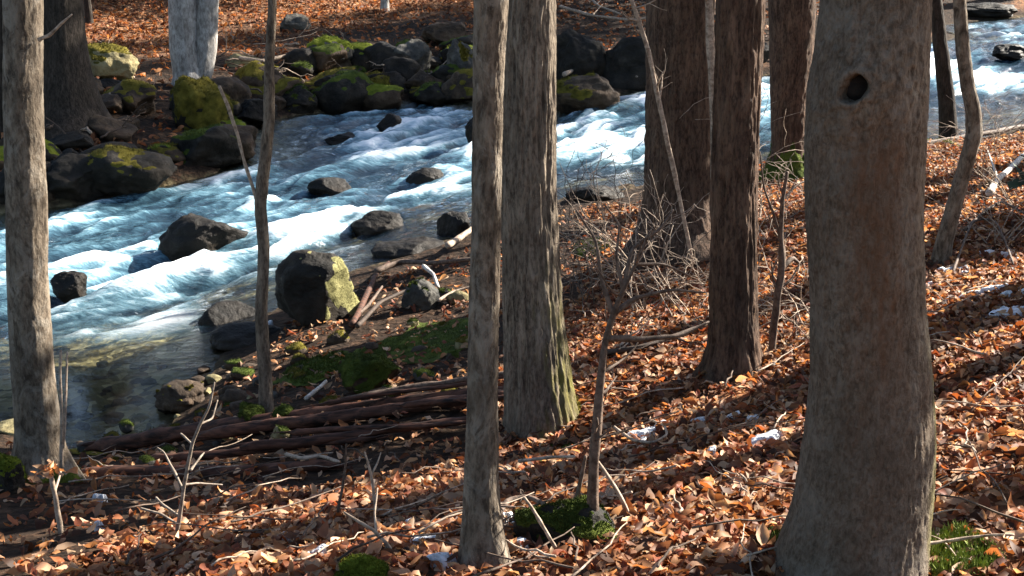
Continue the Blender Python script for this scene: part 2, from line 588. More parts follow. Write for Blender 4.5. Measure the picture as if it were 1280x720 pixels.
# ------------------------------------------------------------------ ground sheet
ny, nx = 420, 420
yy = -9 + 3 * (np.exp(np.linspace(0, math.log(46), ny)) - 1)          # denser near the camera
yy = np.where(yy > 120, 120, yy)
ss = np.linspace(-1, 1, nx)
ss = np.sign(ss) * (0.55 * np.abs(ss) + 0.45 * np.abs(ss) ** 3)
GX = ss[None, :] * (np.abs(yy)[:, None] * 0.95 + 9.0)
GY = yy[:, None] * np.ones((1, nx))
GZ = ground_rough(GX, GY)
WZ = water_h(GX, GY)
depth = WZ - GZ
bed = sstep(-0.03, 0.12, depth) * (GY > 4)
# hollows and stones of the bed
GZ = GZ + bed * 0.06 * fbm(GX * 3.5, GY * 3.5, 0, 21, 3)
litter = 1 - sstep(-0.25, -0.05, depth) * (GY > 4)


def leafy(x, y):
    """how thickly leaves lie: thinned on the left near bank to darken it as shade, thin along the rocky far shore"""
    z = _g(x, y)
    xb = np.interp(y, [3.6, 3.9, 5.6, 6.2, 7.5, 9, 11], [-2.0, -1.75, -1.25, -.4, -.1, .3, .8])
    near = 1 - .97 * sstep(-.1, .25, xb + .12 - x + .3 * fbm(x * 1.2, y * 1.2, 0, 61, 3))  # beyond the sunlit strip, bare dark soil stands in for the shade
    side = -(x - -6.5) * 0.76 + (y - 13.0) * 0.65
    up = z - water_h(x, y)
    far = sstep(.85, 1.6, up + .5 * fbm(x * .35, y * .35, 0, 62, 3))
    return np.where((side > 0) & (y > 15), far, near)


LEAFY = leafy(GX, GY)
idx = np.arange(ny * nx).reshape(ny, nx)
Q = np.stack([idx[:-1, :-1], idx[:-1, 1:], idx[1:, 1:], idx[1:, :-1]], -1).reshape(-1, 4)
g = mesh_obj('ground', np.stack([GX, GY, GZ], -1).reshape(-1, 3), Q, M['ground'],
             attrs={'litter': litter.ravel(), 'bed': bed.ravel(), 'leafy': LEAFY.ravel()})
tag(g, kind='structure')

# ------------------------------------------------------------------ moss shells
SHELLFUZZ = True


def moss_shell(name, V, Fc, Nrm, mask, mat, parent, thick=0.02, fuzz=0, flen=0.018, seed=0):
    """a cushion of moss that lies on the faces of a mesh where mask > 0"""
    V, Nrm, mask = np.asarray(V), np.asarray(Nrm), np.asarray(mask)
    keep = (mask[Fc] > 0.04).any(1)
    if keep.sum() < 4: return None
    Fk = Fc[keep]
    lump = 0.65 + 0.55 * fbm(V[:, 0] * 14, V[:, 1] * 14, V[:, 2] * 14, seed + 3, 3)
    V2 = V + Nrm * (thick * sstep(0.02, 0.7, mask) * lump - 0.004)[:, None]
    used, inv = np.unique(Fk, return_inverse=True)
    VV = V2[used]
    FF = inv.reshape(Fk.shape)
    fl = FF.tolist()
    if fuzz:
        r = np.random.default_rng(seed)
        m = mask[used]
        cand = np.nonzero(m > 0.25)[0]
        if len(cand):
            pick = cand[r.integers(0, len(cand), fuzz)]
            fsel = FF[(mask[Fk] > 0.2).all(1)]
            if len(fsel):
                f = fsel[r.integers(0, len(fsel), fuzz)]
                wgt = r.dirichlet(np.ones(f.shape[1]), fuzz)
                base = (VV[f] * wgt[..., None]).sum(1)
                nn_ = Nrm[used][f].mean(1) + r.normal(0, 0.5, (fuzz, 3)) + np.array([0, 0, .3])
                nn_ /= np.linalg.norm(nn_, axis=1)[:, None]
                side = np.cross(nn_, r.normal(0, 1, (fuzz, 3)))
                side /= np.linalg.norm(side, axis=1)[:, None] + 1e-9
                ln = flen * r.uniform(0.5, 1.4, fuzz)[:, None]
                a = base - side * ln * .16
                b_ = base + side * ln * .16
                c_ = base + nn_ * ln
                n0 = len(VV)
                VV = np.concatenate([VV, np.stack([a, b_, c_], 1).reshape(-1, 3)])
                fl += (np.arange(fuzz * 3).reshape(-1, 3) + n0).tolist()
    return mesh_obj(name, VV, fl, mat, parent)


# ------------------------------------------------------------------ rocks
def ico(sub):
    import bmesh
    bm = bmesh.new()
    bmesh.ops.create_icosphere(bm, subdivisions=sub, radius=1.0)
    V = np.array([v.co[:] for v in bm.verts])
    Fc = np.array([[v.index for v in f.verts] for f in bm.faces])
    bm.free()
    return V, Fc


ICO = {k: ico(k) for k in (3, 4, 5)}


def normals(V, Fc):
    a, b_, c_ = V[Fc[:, 0]], V[Fc[:, 1]], V[Fc[:, 2]]
    fn_ = np.cross(b_ - a, c_ - a)
    N = np.zeros_like(V)
    for k in range(Fc.shape[1]):
        np.add.at(N, Fc[:, k], fn_)
    return N / (np.linalg.norm(N, axis=1)[:, None] + 1e-12)


def rock_shape(sub, size, seed, angular=0.6, rot=0.0, tilt=0.0):
    V, Fc = ICO[sub]
    V = V.copy()
    r = np.random.default_rng(seed)
    for _ in range(int(5 + 9 * angular)):                 # planes that cleave the stone
        d = r.normal(0, 1, 3)
        d /= np.linalg.norm(d)
        off = r.uniform(0.55, 0.9)
        t = V @ d
        over = np.clip(t - off, 0, None)
        V = V - d[None, :] * (over * 0.95)[:, None]
    V = V * (1 + (.12 + .22 * angular) * fbm(V[:, 0] * 1.5, V[:, 1] * 1.5, V[:, 2] * 1.5, seed, 3))[:, None]
    ridg = 1 - 2 * np.abs(fbm(V[:, 0] * 2.2, V[:, 1] * 2.2, V[:, 2] * 4.4, seed + 4, 3))
    V = V * (1 + (0.02 + .06 * angular) * ridg + 0.045 * fbm(V[:, 0] * 7, V[:, 1] * 7, V[:, 2] * 7, seed + 7, 4, .6))[:, None]
    V = V / np.abs(V).max(0)
    V = V * np.array(size)
    c_, s_ = math.cos(tilt), math.sin(tilt)
    V = V @ np.array([[c_, 0, -s_], [0, 1, 0], [s_, 0, c_]])
    c_, s_ = math.cos(rot), math.sin(rot)
    V = V @ np.array([[c_, -s_, 0], [s_, c_, 0], [0, 0, 1]]).T
    return V, Fc


def rock(name, label, cat, px, py, wpx, hpx, mat, seed, base_py=None, moss=None, moss_amt=0.5, sub=5, deep=0.8, tilt=0.0, rot=None,
         angular=0.6, group=None, side=(0, 0, 1), fuzz=600, sink=0.25, thick=0.02, drown=0.0):
    base_py = base_py or py + hpx / 2
    p = hit_any(px, base_py)
    D = p[1]
    hw, hh = wpx * D / F / 2, hpx * D / F / 2
    cen = atY(px, py, D + hw * deep * 0.6)
    size = (hw, hw * deep, hh * (1 + sink))
    V, Fc = rock_shape(sub, size, seed, angular, 0 if rot is None else rot, tilt)
    cen = cen - np.array([0, 0, hh * drown])
    V = V + cen - np.array([0, 0, hh * sink])
    INWATER.append((cen[0], cen[1], hw, cen[2] + hh))
    root = mesh_obj(name, V, Fc, mat, origin=cen - np.array([0, 0, hh]))
    tag(root, label, cat, group)
    if moss:
        N = normals(V, Fc)
        sd = np.array(side, float)
        sd /= np.linalg.norm(sd)
        q = (V - cen) / hw
        m = (N @ sd) * 0.75 + 0.55 * fbm(q[:, 0] * 2.2, q[:, 1] * 2.2, q[:, 2] * 2.2, seed + 50, 4) + (moss_amt - 0.75)
        moss_shell('moss_cushion', V, Fc, N, sstep(0.0, 0.3, m), mat_get(moss), root, thick, fuzz, 0.011 * max(1, D / 7), seed)
    return root


def mat_get(k): return M[k]


B = 'boulder'
INWATER = []
rock(B, 'broad olive-tan slab lying on the far bank left of the pale twin trunk', 'boulder', 131, 77, 90, 44, M['rock_tan'], 1, moss='moss_gold', moss_amt=.4, deep=.6, angular=.3)
rock(B, 'small pale stone on the far bank just behind the olive-tan slab', 'stone', 95, 45, 38, 15, M['rock_tan'], 2, deep=.7, sub=3)
rock(B, 'moss-covered mound of rock at the foot of the pale twin trunk', 'boulder', 252, 130, 84, 70, M['rock_dark'], 3, moss='moss_gold', moss_amt=.62, side=(0.1, -.35, .9), thick=.05, fuzz=1500)
rock(B, 'dark boulder with a thin mossy top just below the mossy mound', 'boulder', 250, 180, 105, 58, M['rock_dark'], 4, moss='moss_green', moss_amt=.25, side=(-.2, -.2, .9))
rock(B, 'large dark boulder with a moss line along its edge at the far waterline', 'boulder', 160, 216, 135, 66, M['rock_dark'], 5, moss='moss_gold', moss_amt=.3, side=(-.3, -.3, .9), tilt=.15)
rock(B, 'dark flat ledge of rock on the far bank beside the leaning grey trunk', 'rock ledge', 88, 215, 110, 70, M['rock_dark'], 6, angular=.9)
rock(B, 'black wet rock at the far waterline behind the leftmost tree', 'boulder', 20, 225, 90, 75, M['rock_dark'], 7)
rock(B, 'grey boulder with a bright green mossy top under the lit leaf slope', 'boulder', 412, 66, 64, 42, M['rock_grey'], 8, moss='moss_bright', moss_amt=.55, deep=.9)
rock(B, 'low boulder with a yellow mossy right flank by the far water edge', 'boulder', 468, 106, 54, 32, M['rock_brown'], 9, moss='moss_gold', moss_amt=.55, side=(.5, -.4, .6))
rock(B, 'dark round boulder touching the yellow mossy one on its left', 'boulder', 422, 112, 62, 44, M['rock_dark'], 10)
rock(B, 'blue-grey boulder on the far bank above the dark water', 'boulder', 515, 72, 50, 46, M['rock_grey'], 12, angular=.9)
rock(B, 'brown angular rock in front of the blue-grey boulder', 'boulder', 535, 102, 64, 34, M['rock_brown'], 13)
rock(B, 'tall grey rock with a yellow mossy cap beside the slender grey trunk', 'boulder', 580, 78, 44, 58, M['rock_grey'], 14, moss='moss_gold', moss_amt=.35)
rock(B, 'big black boulder behind the furrowed trunk on the far bank', 'boulder', 790, 78, 90, 66, M['rock_dark'], 15)
rock(B, 'dark shaded boulder between the furrowed trunk and the big black boulder', 'boulder', 724, 70, 80, 66, M['rock_dark'], 16)
rock(B, 'dark slab with a yellow mossy corner jutting into the white water', 'boulder', 738, 115, 104, 46, M['rock_brown'], 17, moss='moss_gold', moss_amt=.2, side=(-.6, -.3, .7), tilt=-.12, deep=.7)
rock(B, 'pale lit stone on the far bank right of the pale twin trunk', 'stone', 306, 76, 50, 18, M['rock_tan'], 18, deep=.7)
rock(B, 'grey stone half sunk in the lit far leaf slope', 'stone', 366, 28, 46, 22, M['rock_grey'], 19, deep=.8)
rock(B, 'brown stone right below the pale lit stone on the far bank', 'stone', 330, 104, 60, 30, M['rock_brown'], 20)
rock(B, 'dark rock at the far water edge between mossy mound and sapling', 'boulder', 318, 140, 60, 34, M['rock_dark'], 21)
rock(B, 'dark rock at the far water edge right of the sapling', 'boulder', 372, 122, 52, 36, M['rock_dark'], 22, moss='moss_green', moss_amt=.2)
rock(B, 'brown rock at the top of the far bank behind the blue-grey boulder', 'boulder', 556, 42, 60, 30, M['rock_brown'], 23)
rock(B, 'dark boulder at the far shore behind the brown scaly trunk', 'boulder', 925, 60, 90, 40, M['rock_dark'], 24)
rock(B, 'low dark boulder on the far shore at the upper right edge', 'boulder', 1240, 12, 90, 18, M['rock_dark'], 25)
for k in range(95):
    r = np.random.default_rng(3000 + k)
    px = r.uniform(-10, 640)
    top = np.interp(px, [0, 200, 400, 640], [95, 90, 85, 60])
    bot = np.interp(px, [0, 110, 210, 300, 340, 500, 640], [250, 238, 212, 172, 136, 118, 112])
    py = top - 14 + (bot - top + 14) * r.random() ** .8
    w_ = r.uniform(22, 92) if k % 3 else r.uniform(16, 34)
    rock('bank_rock', 'dark rough rock wedged among other dark rocks on the shaded far bank', 'rock', px, py, w_, w_ * r.uniform(.32, .6), M[['rock_dark', 'rock_brown', 'rock_dark', 'rock_brown'][k % 4]], 3000 + k, sub=4,
         moss=[None, 'moss_gold', None, 'moss_gold', 'moss_green', 'moss_bright', None][k % 7], moss_amt=.34, tilt=r.uniform(-.25, .25), fuzz=150, group='dark rocks along the far bank')
for k in range(64):
    r = np.random.default_rng(5000 + k)
    px = r.uniform(110, 590)
    top = np.interp(px, [110, 300, 420, 590], [548, 450, 415, 350])
    bot = np.interp(px, [110, 300, 590], [600, 550, 500])
    py = r.uniform(top, bot)
    w_ = r.uniform(10, 34)
    rock('bank_stone', 'small half-buried stone among moss and bare soil on the near bank', 'stone', px, py, w_, w_ * r.uniform(.45, .7), M[['rock_brown', 'rock_grey', 'rock_brown', 'rock_tan'][k % 4]], 5000 + k, sub=3,
         angular=.3, moss=[None, 'moss_green', 'moss_gold'][k % 3], moss_amt=.5, fuzz=150, thick=.01, group='small stones on the near bank')
# in the stream
rock(B, 'large tilted boulder in the stream with a tan lit top', 'boulder', 252, 280, 122, 68, M['rock_wet'], 31, moss='moss_pale', moss_amt=.12, side=(.6, -.15, .75), tilt=-.3, deep=.8, angular=.15, sub=5, fuzz=0, thick=.008, drown=0.45)
rock(B, 'small dark rock in the foam beside the leftmost trunk', 'rock', 88, 354, 54, 36, M['rock_wet'], 32, angular=.2, drown=0.1)
rock(B, 'smooth wet brown rock with water sliding over it above the dark ledge', 'rock', 283, 380, 84, 44, M['rock_wet'], 33, angular=.2, deep=.9, drown=0.85)
rock(B, 'flat dark ledge at the near water edge behind the sapling', 'rock ledge', 312, 412, 110, 34, M['rock_wet'], 34, angular=.4, drown=0.5)
rock(B, 'dark brown rock poking out of the rapids below the yellow mossy boulder', 'rock', 488, 150, 36, 28, M['rock_wet'], 35, angular=.2, drown=0.35)
rock(B, 'long low wet rock under the white chute in mid stream', 'rock', 470, 266, 80, 32, M['rock_wet'], 36, angular=.2, deep=.7, drown=0.85)
rock(B, 'submerged olive rock with foam curling round it in mid stream', 'rock', 535, 210, 64, 34, M['rock_wet'], 37, angular=.2, drown=0.9)
rock(B, 'wet grey rock in the stream close to the slender grey trunk', 'rock', 572, 268, 56, 48, M['rock_wet'], 38, angular=.2, drown=0.8)
rock(B, 'broad dark wet rock at the near shore right of the big mossy boulder', 'rock', 505, 296, 110, 48, M['rock_wet'], 39, angular=.5, drown=0.85)
rock(B, 'brown submerged rock in the rapids right of the sapling', 'rock', 415, 222, 66, 26, M['rock_wet'], 40, angular=.2, drown=0.95)
rock(B, 'dark rock in the stream half hidden by the slender grey trunk', 'rock', 594, 160, 26, 42, M['rock_wet'], 41, drown=0.1)
rock(B, 'big dark boulder at the near shore with a pale lichened right face', 'boulder', 402, 355, 124, 100, M['rock_dark'], 47, moss='moss_pale', moss_amt=.24, side=(.75, -.45, .35), deep=.85, angular=.15, sub=5, fuzz=300, thick=.014, drown=0)
rock(B, 'dark rock in the white water at the right picture edge', 'rock', 1262, 62, 60, 20, M['rock_wet'], 43, drown=0.2)
rock(B, 'small dark rock in the far rapids left of the brown rock', 'rock', 430, 168, 50, 14, M['rock_wet'], 44, drown=0.6)
rock(B, 'wet stone at the near shore seen between furrowed trunk and twigs', 'rock', 745, 238, 80, 26, M['rock_wet'], 45, drown=0.4)
# ------------------------------------------------------------------ stream
FD = np.array([math.cos(FLOW_ANG), math.sin(FLOW_ANG)])               # upstream
FN = np.array([-FD[1], FD[0]])
s = np.linspace(0, 1, 1000)
s = -8 + 60 * (0.35 * s + 0.65 * s ** 1.6)
s = s[s < 46]
n_ = np.linspace(-10, 11, 470)
O = np.array([-6.5, 13.0])
S_, N_ = np.meshgrid(s, n_, indexing='ij')
# the stream bends: shift across with distance upstream
bend = 0.012 * (S_ - 8) ** 2 * np.where(S_ > 8, -0.45, 0.6)
WX = O[0] + S_ * FD[0] + (N_ + bend) * FN[0]
WY = O[1] + S_ * FD[1] + (N_ + bend) * FN[1]
WH = water_h(WX, WY)
WD = WH - ground_h(WX, WY)


def flow(x, y):
    dx, dy = x - O[0], y - O[1]
    return dx * FD[0] + dy * FD[1], dx * FN[0] + dy * FN[1]


FOAM = [(60, 300, .35, 50, 30), (140, 345, .8, 40, 14), (120, 275, .35, 50, 12), (190, 310, .2, 40, 20), (190, 395, .9, 55, 16), (250, 405, .9, 38, 14), (120, 420, .55, 50, 16),
        (425, 276, 1.1, 42, 9), (355, 292, .9, 40, 12), (500, 185, 1.1, 48, 9), (450, 190, .7, 30, 8), (535, 238, 1.0, 42, 10),
        (300, 218, .8, 40, 10), (225, 226, .7, 40, 9), (545, 147, .8, 30, 8), (515, 150, .6, 16, 7), (750, 183, 1.2, 60, 10), (745, 160, .9, 50, 8),
        (792, 200, .8, 20, 10), (705, 152, .7, 20, 8), (805, 118, 1.2, 18, 12), (958, 105, 1.3, 20, 14), (960, 145, .6, 16, 14), (1170, 70, 1.0, 22, 10), (1290, 70, -.8, 60, 10), (1215, 140, -1, 40, 12), (1120, 130, -.8, 40, 12),
        (1180, 92, .9, 24, 12), (1225, 92, .6, 40, 9), (1250, 45, .8, 40, 10), (1255, 110, .6, 40, 8), (275, 340, .6, 60, 10), (10, 300, .4, 16, 40),
        (390, 225, .4, 40, 8), (330, 245, .6, 30, 10), (600, 190, .8, 40, 10), (850, 170, .9, 50, 12), (430, 160, .35, 60, 6), (230, 355, .7, 30, 14), 
        (365, 312, .7, 30, 8), (60, 395, .5, 30, 20), (480, 168, .5, 30, 5),
        (440, 232, -.9, 46, 10), (380, 205, -.6, 46, 12), (350, 165, -.8, 40, 12), (530, 208, -.9, 34, 9), (560, 275, -1.0, 34, 14), (480, 275, -.9, 40, 10),
        (240, 440, -.6, 60, 8), (120, 480, -1.5, 140, 20), (290, 380, -.9, 34, 14), (770, 235, -1.2, 60, 12), (700, 228, -.7, 30, 12), (1260, 140, -.9, 50, 12),
        (430, 180, -.5, 40, 5), (1235, 120, -.4, 60, 5), (260, 180, -.8, 30, 10), (520, 300, -1.0, 50, 12), (200, 260, -.25, 40, 14), (300, 300, -.4, 30, 10)]
foam = np.zeros_like(WH)
for px, py, wgt, rx, ry in FOAM:
    c = hit(px, py, water_h)
    L = c[1]
    ang = math.radians(max(2.0, 15 - math.degrees(math.atan((360 - py) / F))))
    ax = rx * L / F
    ay = ry * L / F / math.sin(ang)
    ex, ey = (WX - c[0]) / ax, (WY - c[1]) / ay
    foam += wgt * np.exp(-0.5 * (ex ** 2 + ey ** 2))
fs, fn = flow(WX, WY)
wr = fbm(fs * 0.5, fn * 0.7, 0, 31, 3)
turb = fbm(fs * 0.55 + 0.7 * wr, fn * 1.7 + 0.9 * wr, 0, 33, 4)
turb2 = fbm(fs * 1.5 + wr, fn * 4.2, 0.3, 35, 4)
deep = sstep(0.02, 0.28, WD)
calm = np.exp(-0.5 * (((WX + 3.4) / 2.4) ** 2 + ((WY - 9.15) / 1.0) ** 2))
amp = deep * (1 - 0.85 * calm)
hump = np.zeros_like(WH)
for (rx_, ry_, rr_, top_) in INWATER:
    if rr_ > 1.5 or float(water_h(rx_, ry_) - ground_h(rx_, ry_)) < 0.08: continue
    a_, b_ = flow(rx_, ry_)
    u_, v_ = (fs - a_) / rr_, (fn - b_) / rr_
    hump += .05 * np.exp(-.5 * (((u_ - 1.0) / .6) ** 2 + (v_ / .9) ** 2)) - .07 * np.exp(-.5 * (((u_ + 1.4) / .7) ** 2 + (v_ / .7) ** 2))
    foam += .55 * np.exp(-.5 * (((u_ - .9) / .45) ** 2 + (v_ / .9) ** 2))
    tl = np.where(u_ < -.6, np.exp(-(-.6 - u_) / 2.8), 0)
    foam += .7 * tl * (np.exp(-.5 * ((v_ - .9) / .35) ** 2) + np.exp(-.5 * ((v_ + .9) / .35) ** 2)) - .5 * tl * np.exp(-.5 * (v_ / .5) ** 2) * np.exp(-np.abs(u_ + 1.5))
turb3 = fbm(fs * 2.6 + 2 * wr, fn * 6.5, 0.7, 37, 3)
chop = sstep(-.30, .34, .8 * fbm(fs * 1.1 + 1.2 * wr, fn * 2.6 + wr, 0.9, 41, 4, .6) + .5 * turb3)
WH2 = WH + amp * (0.18 * turb + 0.075 * turb2 + 0.022 * turb3 + .05 * (chop - .5) * np.clip(foam, 0, 1.2) + 0.05 * np.clip(foam, -.5, 1.2) * (0.4 + 0.6 * turb2)) + hump * (1 - .9 * calm)
fm = np.clip(np.clip(foam, -1.5, 1.3) * .50 * (.48 + .98 * chop) + 0.13 + 0.42 * turb + 0.32 * turb2 + 0.26 * turb3, 0, 1.2) * sstep(0.0, 0.15, WD) * (1 - calm)
murk = np.clip(0.25 + 0.75 * sstep(0.2, 0.5, WD) + 0.5 * fm, 0, 1) * sstep(0.05, 0.2, WD) * (1 - .95 * calm)
nS, nN = WX.shape
idx = np.arange(nS * nN).reshape(nS, nN)
keep = (WD > -0.10)
kf = keep[:-1, :-1] | keep[1:, :-1] | keep[:-1, 1:] | keep[1:, 1:]
Q = np.stack([idx[:-1, :-1], idx[1:, :-1], idx[1:, 1:], idx[:-1, 1:]], -1)[kf]
used, inv = np.unique(Q, return_inverse=True)
Vw = np.stack([WX, WY, WH2], -1).reshape(-1, 3)[used]
w = mesh_obj('water', Vw, inv.reshape(-1, 4), M['water'], attrs={'calm': calm.ravel()[used], 'foam': fm.ravel()[used], 'murk': murk.ravel()[used]})
tag(w, kind='structure')

# near bank
rock(B, 'olive-brown stone on the near bank left of the sapling', 'stone', 228, 494, 78, 40, M['rock_brown'], 51, moss='moss_gold', moss_amt=.15)
rock('mossy_stone', 'round green mossy stone touching the left of the sapling base', 'stone', 312, 519, 42, 34, M['rock_brown'], 52, moss='moss_green', moss_amt=.8, fuzz=1200)
rock('mossy_stone', 'small green mossy stone just right of the sapling base', 'stone', 354, 518, 34, 22, M['rock_brown'], 53, moss='moss_green', moss_amt=.8)
rock(B, 'small pale tan stone lying below the olive-brown stone', 'stone', 284, 535, 30, 17, M['rock_tan'], 54, sub=3)
rock('mossy_stone', 'green and gold mossy stone midway along the near bank', 'stone', 462, 460, 84, 62, M['rock_brown'], 55, moss='moss_green', moss_amt=.75, fuzz=2500, side=(0, -.4, .8))
rock(B, 'flat brown stone on the near bank below the green and gold stone', 'stone', 480, 490, 52, 14, M['rock_brown'], 56, sub=3)
rock(B, 'reddish stone beside the olive-brown one at the water edge', 'stone', 296, 494, 40, 20, M['rock_brown'], 57, sub=3)
rock(B, 'grey stone in the driftwood beside the big lichened boulder', 'stone', 524, 366, 54, 42, M['rock_grey'], 58, moss='moss_green', moss_amt=.2)
rock('mossy_stone', 'dark green mossy mound in front of the furrowed trunk', 'stone', 712, 650, 160, 60, M['rock_dark'], 59, moss='moss_green', moss_amt=.30, fuzz=3000, thick=.012, deep=.8, side=(0, -.3, .9), sink=.5)
rock('mossy_stone', 'yellow-green mossy stone at the foot of the leftmost trunk', 'stone', 8, 588, 60, 58, M['rock_dark'], 60, moss='moss_bright', moss_amt=.55, fuzz=1500)
rock('mossy_stone', 'bright yellow-green moss lump at the bottom edge below the snow', 'stone', 452, 716, 72, 44, M['rock_dark'], 61, moss='moss_bright', moss_amt=.9, fuzz=3500)
rock(B, 'olive stone at the water edge behind the leftmost trunk', 'stone', 14, 535, 60, 22, M['rock_tan'], 62, sub=3)
for k in range(70):                                               # cobbles in the shallows
    r = np.random.default_rng(900 + k)
    px, py = r.uniform(60, 330), r.uniform(452, 572)
    if px > 200 and py > 545: py -= 60
    px -= (py - 450) * 0.5 * r.random()
    p = hit(px, py)
    sz = r.uniform(0.035, 0.10)
    V, Fc = rock_shape(3, (sz, sz * r.uniform(.7, 1), sz * r.uniform(.4, .65)), 900 + k, .25, r.uniform(0, 3))
    o = mesh_obj('river_cobble', V + p + np.array([0, 0, sz * .2]), Fc, M[['rock_tan', 'rock_brown', 'rock_grey', 'rock_tan', 'rock_brown'][k % 5]], origin=p)
    tag(o, 'rounded cobble lying among others in the clear shallows near the leftmost trunk', 'cobble', 'cobbles in the shallows')


# ------------------------------------------------------------------ trees
def interp_path(spec, D, ztop, zmin_extra=0.25, n=260, jit=0.0, seed=0):
    """spec: (px, py, halfwidth_px) bottom to top at forward distance D -> centre points and radii, carried on above the frame"""
    P = np.array([atY(a, b_, D) for a, b_, _ in spec])
    L = np.array([np.linalg.norm(p) for p in P])
    rr = np.array([h * d_ / F for (_, _, h), d_ in zip(spec, L)])
    z = P[:, 2]
    top = P[-1]
    sl = (P[-1] - P[max(-4, -len(P))]) / (P[-1][2] - P[max(-4, -len(P))][2])
    sl = np.clip(sl, -0.25, 0.25)
    Z2 = np.linspace(z[0] - zmin_extra, z[-1], n)
    X = np.interp(Z2, z, P[:, 0])
    Rr = np.interp(Z2, z, rr)
    k = max(3, n // 18)
    ker = np.hanning(k + 2)[1:-1]
    ker /= ker.sum()
    pad = lambda a: np.convolve(np.pad(a, (k // 2, k - 1 - k // 2), mode='edge'), ker, 'valid')
    X, Rr = pad(X), pad(Rr)
    if jit:
        X = X + jit * fbm(Z2 * 1.5, Z2 * 0, 0, seed, 3)
    Y = np.full(n, D) + jit * fbm(Z2 * 1.2 + 40, Z2 * 0, 0, seed + 2, 3)
    m = 60
    Z3 = np.linspace(z[-1], ztop, m + 1)[1:]
    t = (Z3 - z[-1]) / (ztop - z[-1])
    X3 = X[-1] + sl[0] * (Z3 - z[-1]) * (1 - .5 * t) + 0.12 * t * fbm(Z3 * .5, Z3 * 0, 0, seed + 5, 2)
    Y3 = Y[-1] + 0.2 * t * fbm(Z3 * .5 + 9, Z3 * 0, 0, seed + 6, 2)
    R3 = Rr[-1] * (1 - 0.72 * t)
    return (np.stack([np.concatenate([X, X3]), np.concatenate([Y, Y3]), np.concatenate([Z2, Z3])], 1), np.concatenate([Rr, R3]))


def trunk_mesh(name, P, rr, mat, parent, kind, seed, sides=120, lobes=0.04, hole=None, stain=None, mossf=None, flare=None, furrow=1.0):
    th = np.linspace(0, 2 * math.pi, sides, endpoint=False)
    T, Z = np.meshgrid(th, P[:, 2], indexing='ij')
    T, Z = T.T, Z.T
    r = rr[:, None] * np.ones((1, sides))
    c, s_ = np.cos(T), np.sin(T)
    r0 = float(np.median(rr[:len(rr) // 2]))
    r = r * (1 + lobes * fbm(c * 1.4, s_ * 1.4, Z * 0.7, seed, 2) + lobes * .5 * fbm(c * 3, s_ * 3, Z * 1.6, seed + 1, 3))
    if flare:
        zb, hgt, amt, nl = flare
        t = np.clip(1 - (Z - zb) / hgt, 0, 1.3) ** 2
        r = r * (1 + amt * t * (0.45 + 0.75 * (0.5 + 0.5 * np.cos(nl * T + seed + 0.8 * np.sin(T * 2 + seed)))))
    k = r0 * 26
    if kind == 'furrow':
        a = fbm(c * k * 1.15, s_ * k * 1.15, Z * 3.2, seed + 9, 3)
        ridge = 1 - np.abs(a) * 2.6
        r = r + furrow * (0.010 * ridge + 0.004 * fbm(c * k * 3, s_ * k * 3, Z * 16, seed + 13, 3))
    elif kind == 'scaly':
        a = fbm(c * k, s_ * k, Z * 6, seed + 9, 3)
        r = r + furrow * (0.012 * np.abs(a) + 0.006 * fbm(c * k * 2.5, s_ * k * 2.5, Z * 14, seed + 13, 3))
    else:
        r = r + furrow * (0.0035 * fbm(c * k * 1.5, s_ * k * 1.5, Z * 9, seed + 9, 4) + 0.002 * fbm(c * k * 5, s_ * k * 5, Z * 40, seed + 15, 2))
    st = np.zeros_like(r)
    if hole is not None:
        hz, hth, hr = hole
        du = (((T - hth + math.pi) % (2 * math.pi)) - math.pi) * rr[:, None]
        dv = Z - hz
        e = np.sqrt((du / hr * 1.15 - dv / hr * .22) ** 2 + (dv / hr) ** 2)
        e = e * (1 + 0.28 * fbm(du * 40, dv * 40, 0, 77, 2))
        r = r + 0.006 * np.exp(-((e - 1.4) / 0.4) ** 2) + 0.030 * np.exp(-0.5 * (e / 2.6) ** 2)
        r = r - 0.12 * sstep(1.15, 0.75, e)
    if stain is not None:
        st = stain(T, Z, r)
    ms = mossf(T, Z) if mossf is not None else np.zeros_like(r)
    V = np.stack([P[:, 0][:, None] + r * c, P[:, 1][:, None] + r * s_, Z], -1)
    n = len(P)
    i = np.arange(n - 1)[:, None] * sides
    j = np.arange(sides)[None, :]
    j2 = (j + 1) % sides
    Q = np.stack([i + j, i + j2, i + sides + j2, i + sides + j], -1).reshape(-1, 4)
    V = V.reshape(-1, 3)
    o = mesh_obj(name, V, Q, mat, parent, attrs={'stain': st.ravel(), 'moss': np.clip(ms, 0, 1).ravel()})
    N = np.stack([c, s_, 0 * c + .1], -1).reshape(-1, 3)
    return o, V, Q, N


def grow(mb, p, d, length, r, level, rg, sides=5, wob=0.25, kids=(3, 5), up=0.1, minr=0.002, shrink=0.62):
    n = 7
    pts_ = [np.array(p, float)]
    d = np.array(d, float)
    d /= np.linalg.norm(d)
    for _ in range(n - 1):
        d = d + rg.normal(0, wob, 3) * .5 + np.array([0, 0, up * .3])
        d /= np.linalg.norm(d)
        pts_.append(pts_[-1] + d * length / (n - 1))
    rad = np.linspace(r, max(minr, r * .35), n)
    mb.tube(pts_, rad, sides if level > 0 else max(4, sides - 1))
    if level > 0:
        for _ in range(int(rg.integers(kids[0], kids[1] + 1))):
            k = int(rg.integers(2, n))
            dd = (pts_[k] - pts_[k - 1])
            dd /= np.linalg.norm(dd)
            q = rg.normal(0, 1, 3)
            q -= dd * (q @ dd)
            q /= np.linalg.norm(q) + 1e-9
            grow(mb, pts_[k], dd * .75 + q * .75, length * shrink * rg.uniform(.6, 1.1), max(minr, rad[k] * .62), level - 1, rg, sides, wob, kids, up, minr, shrink)


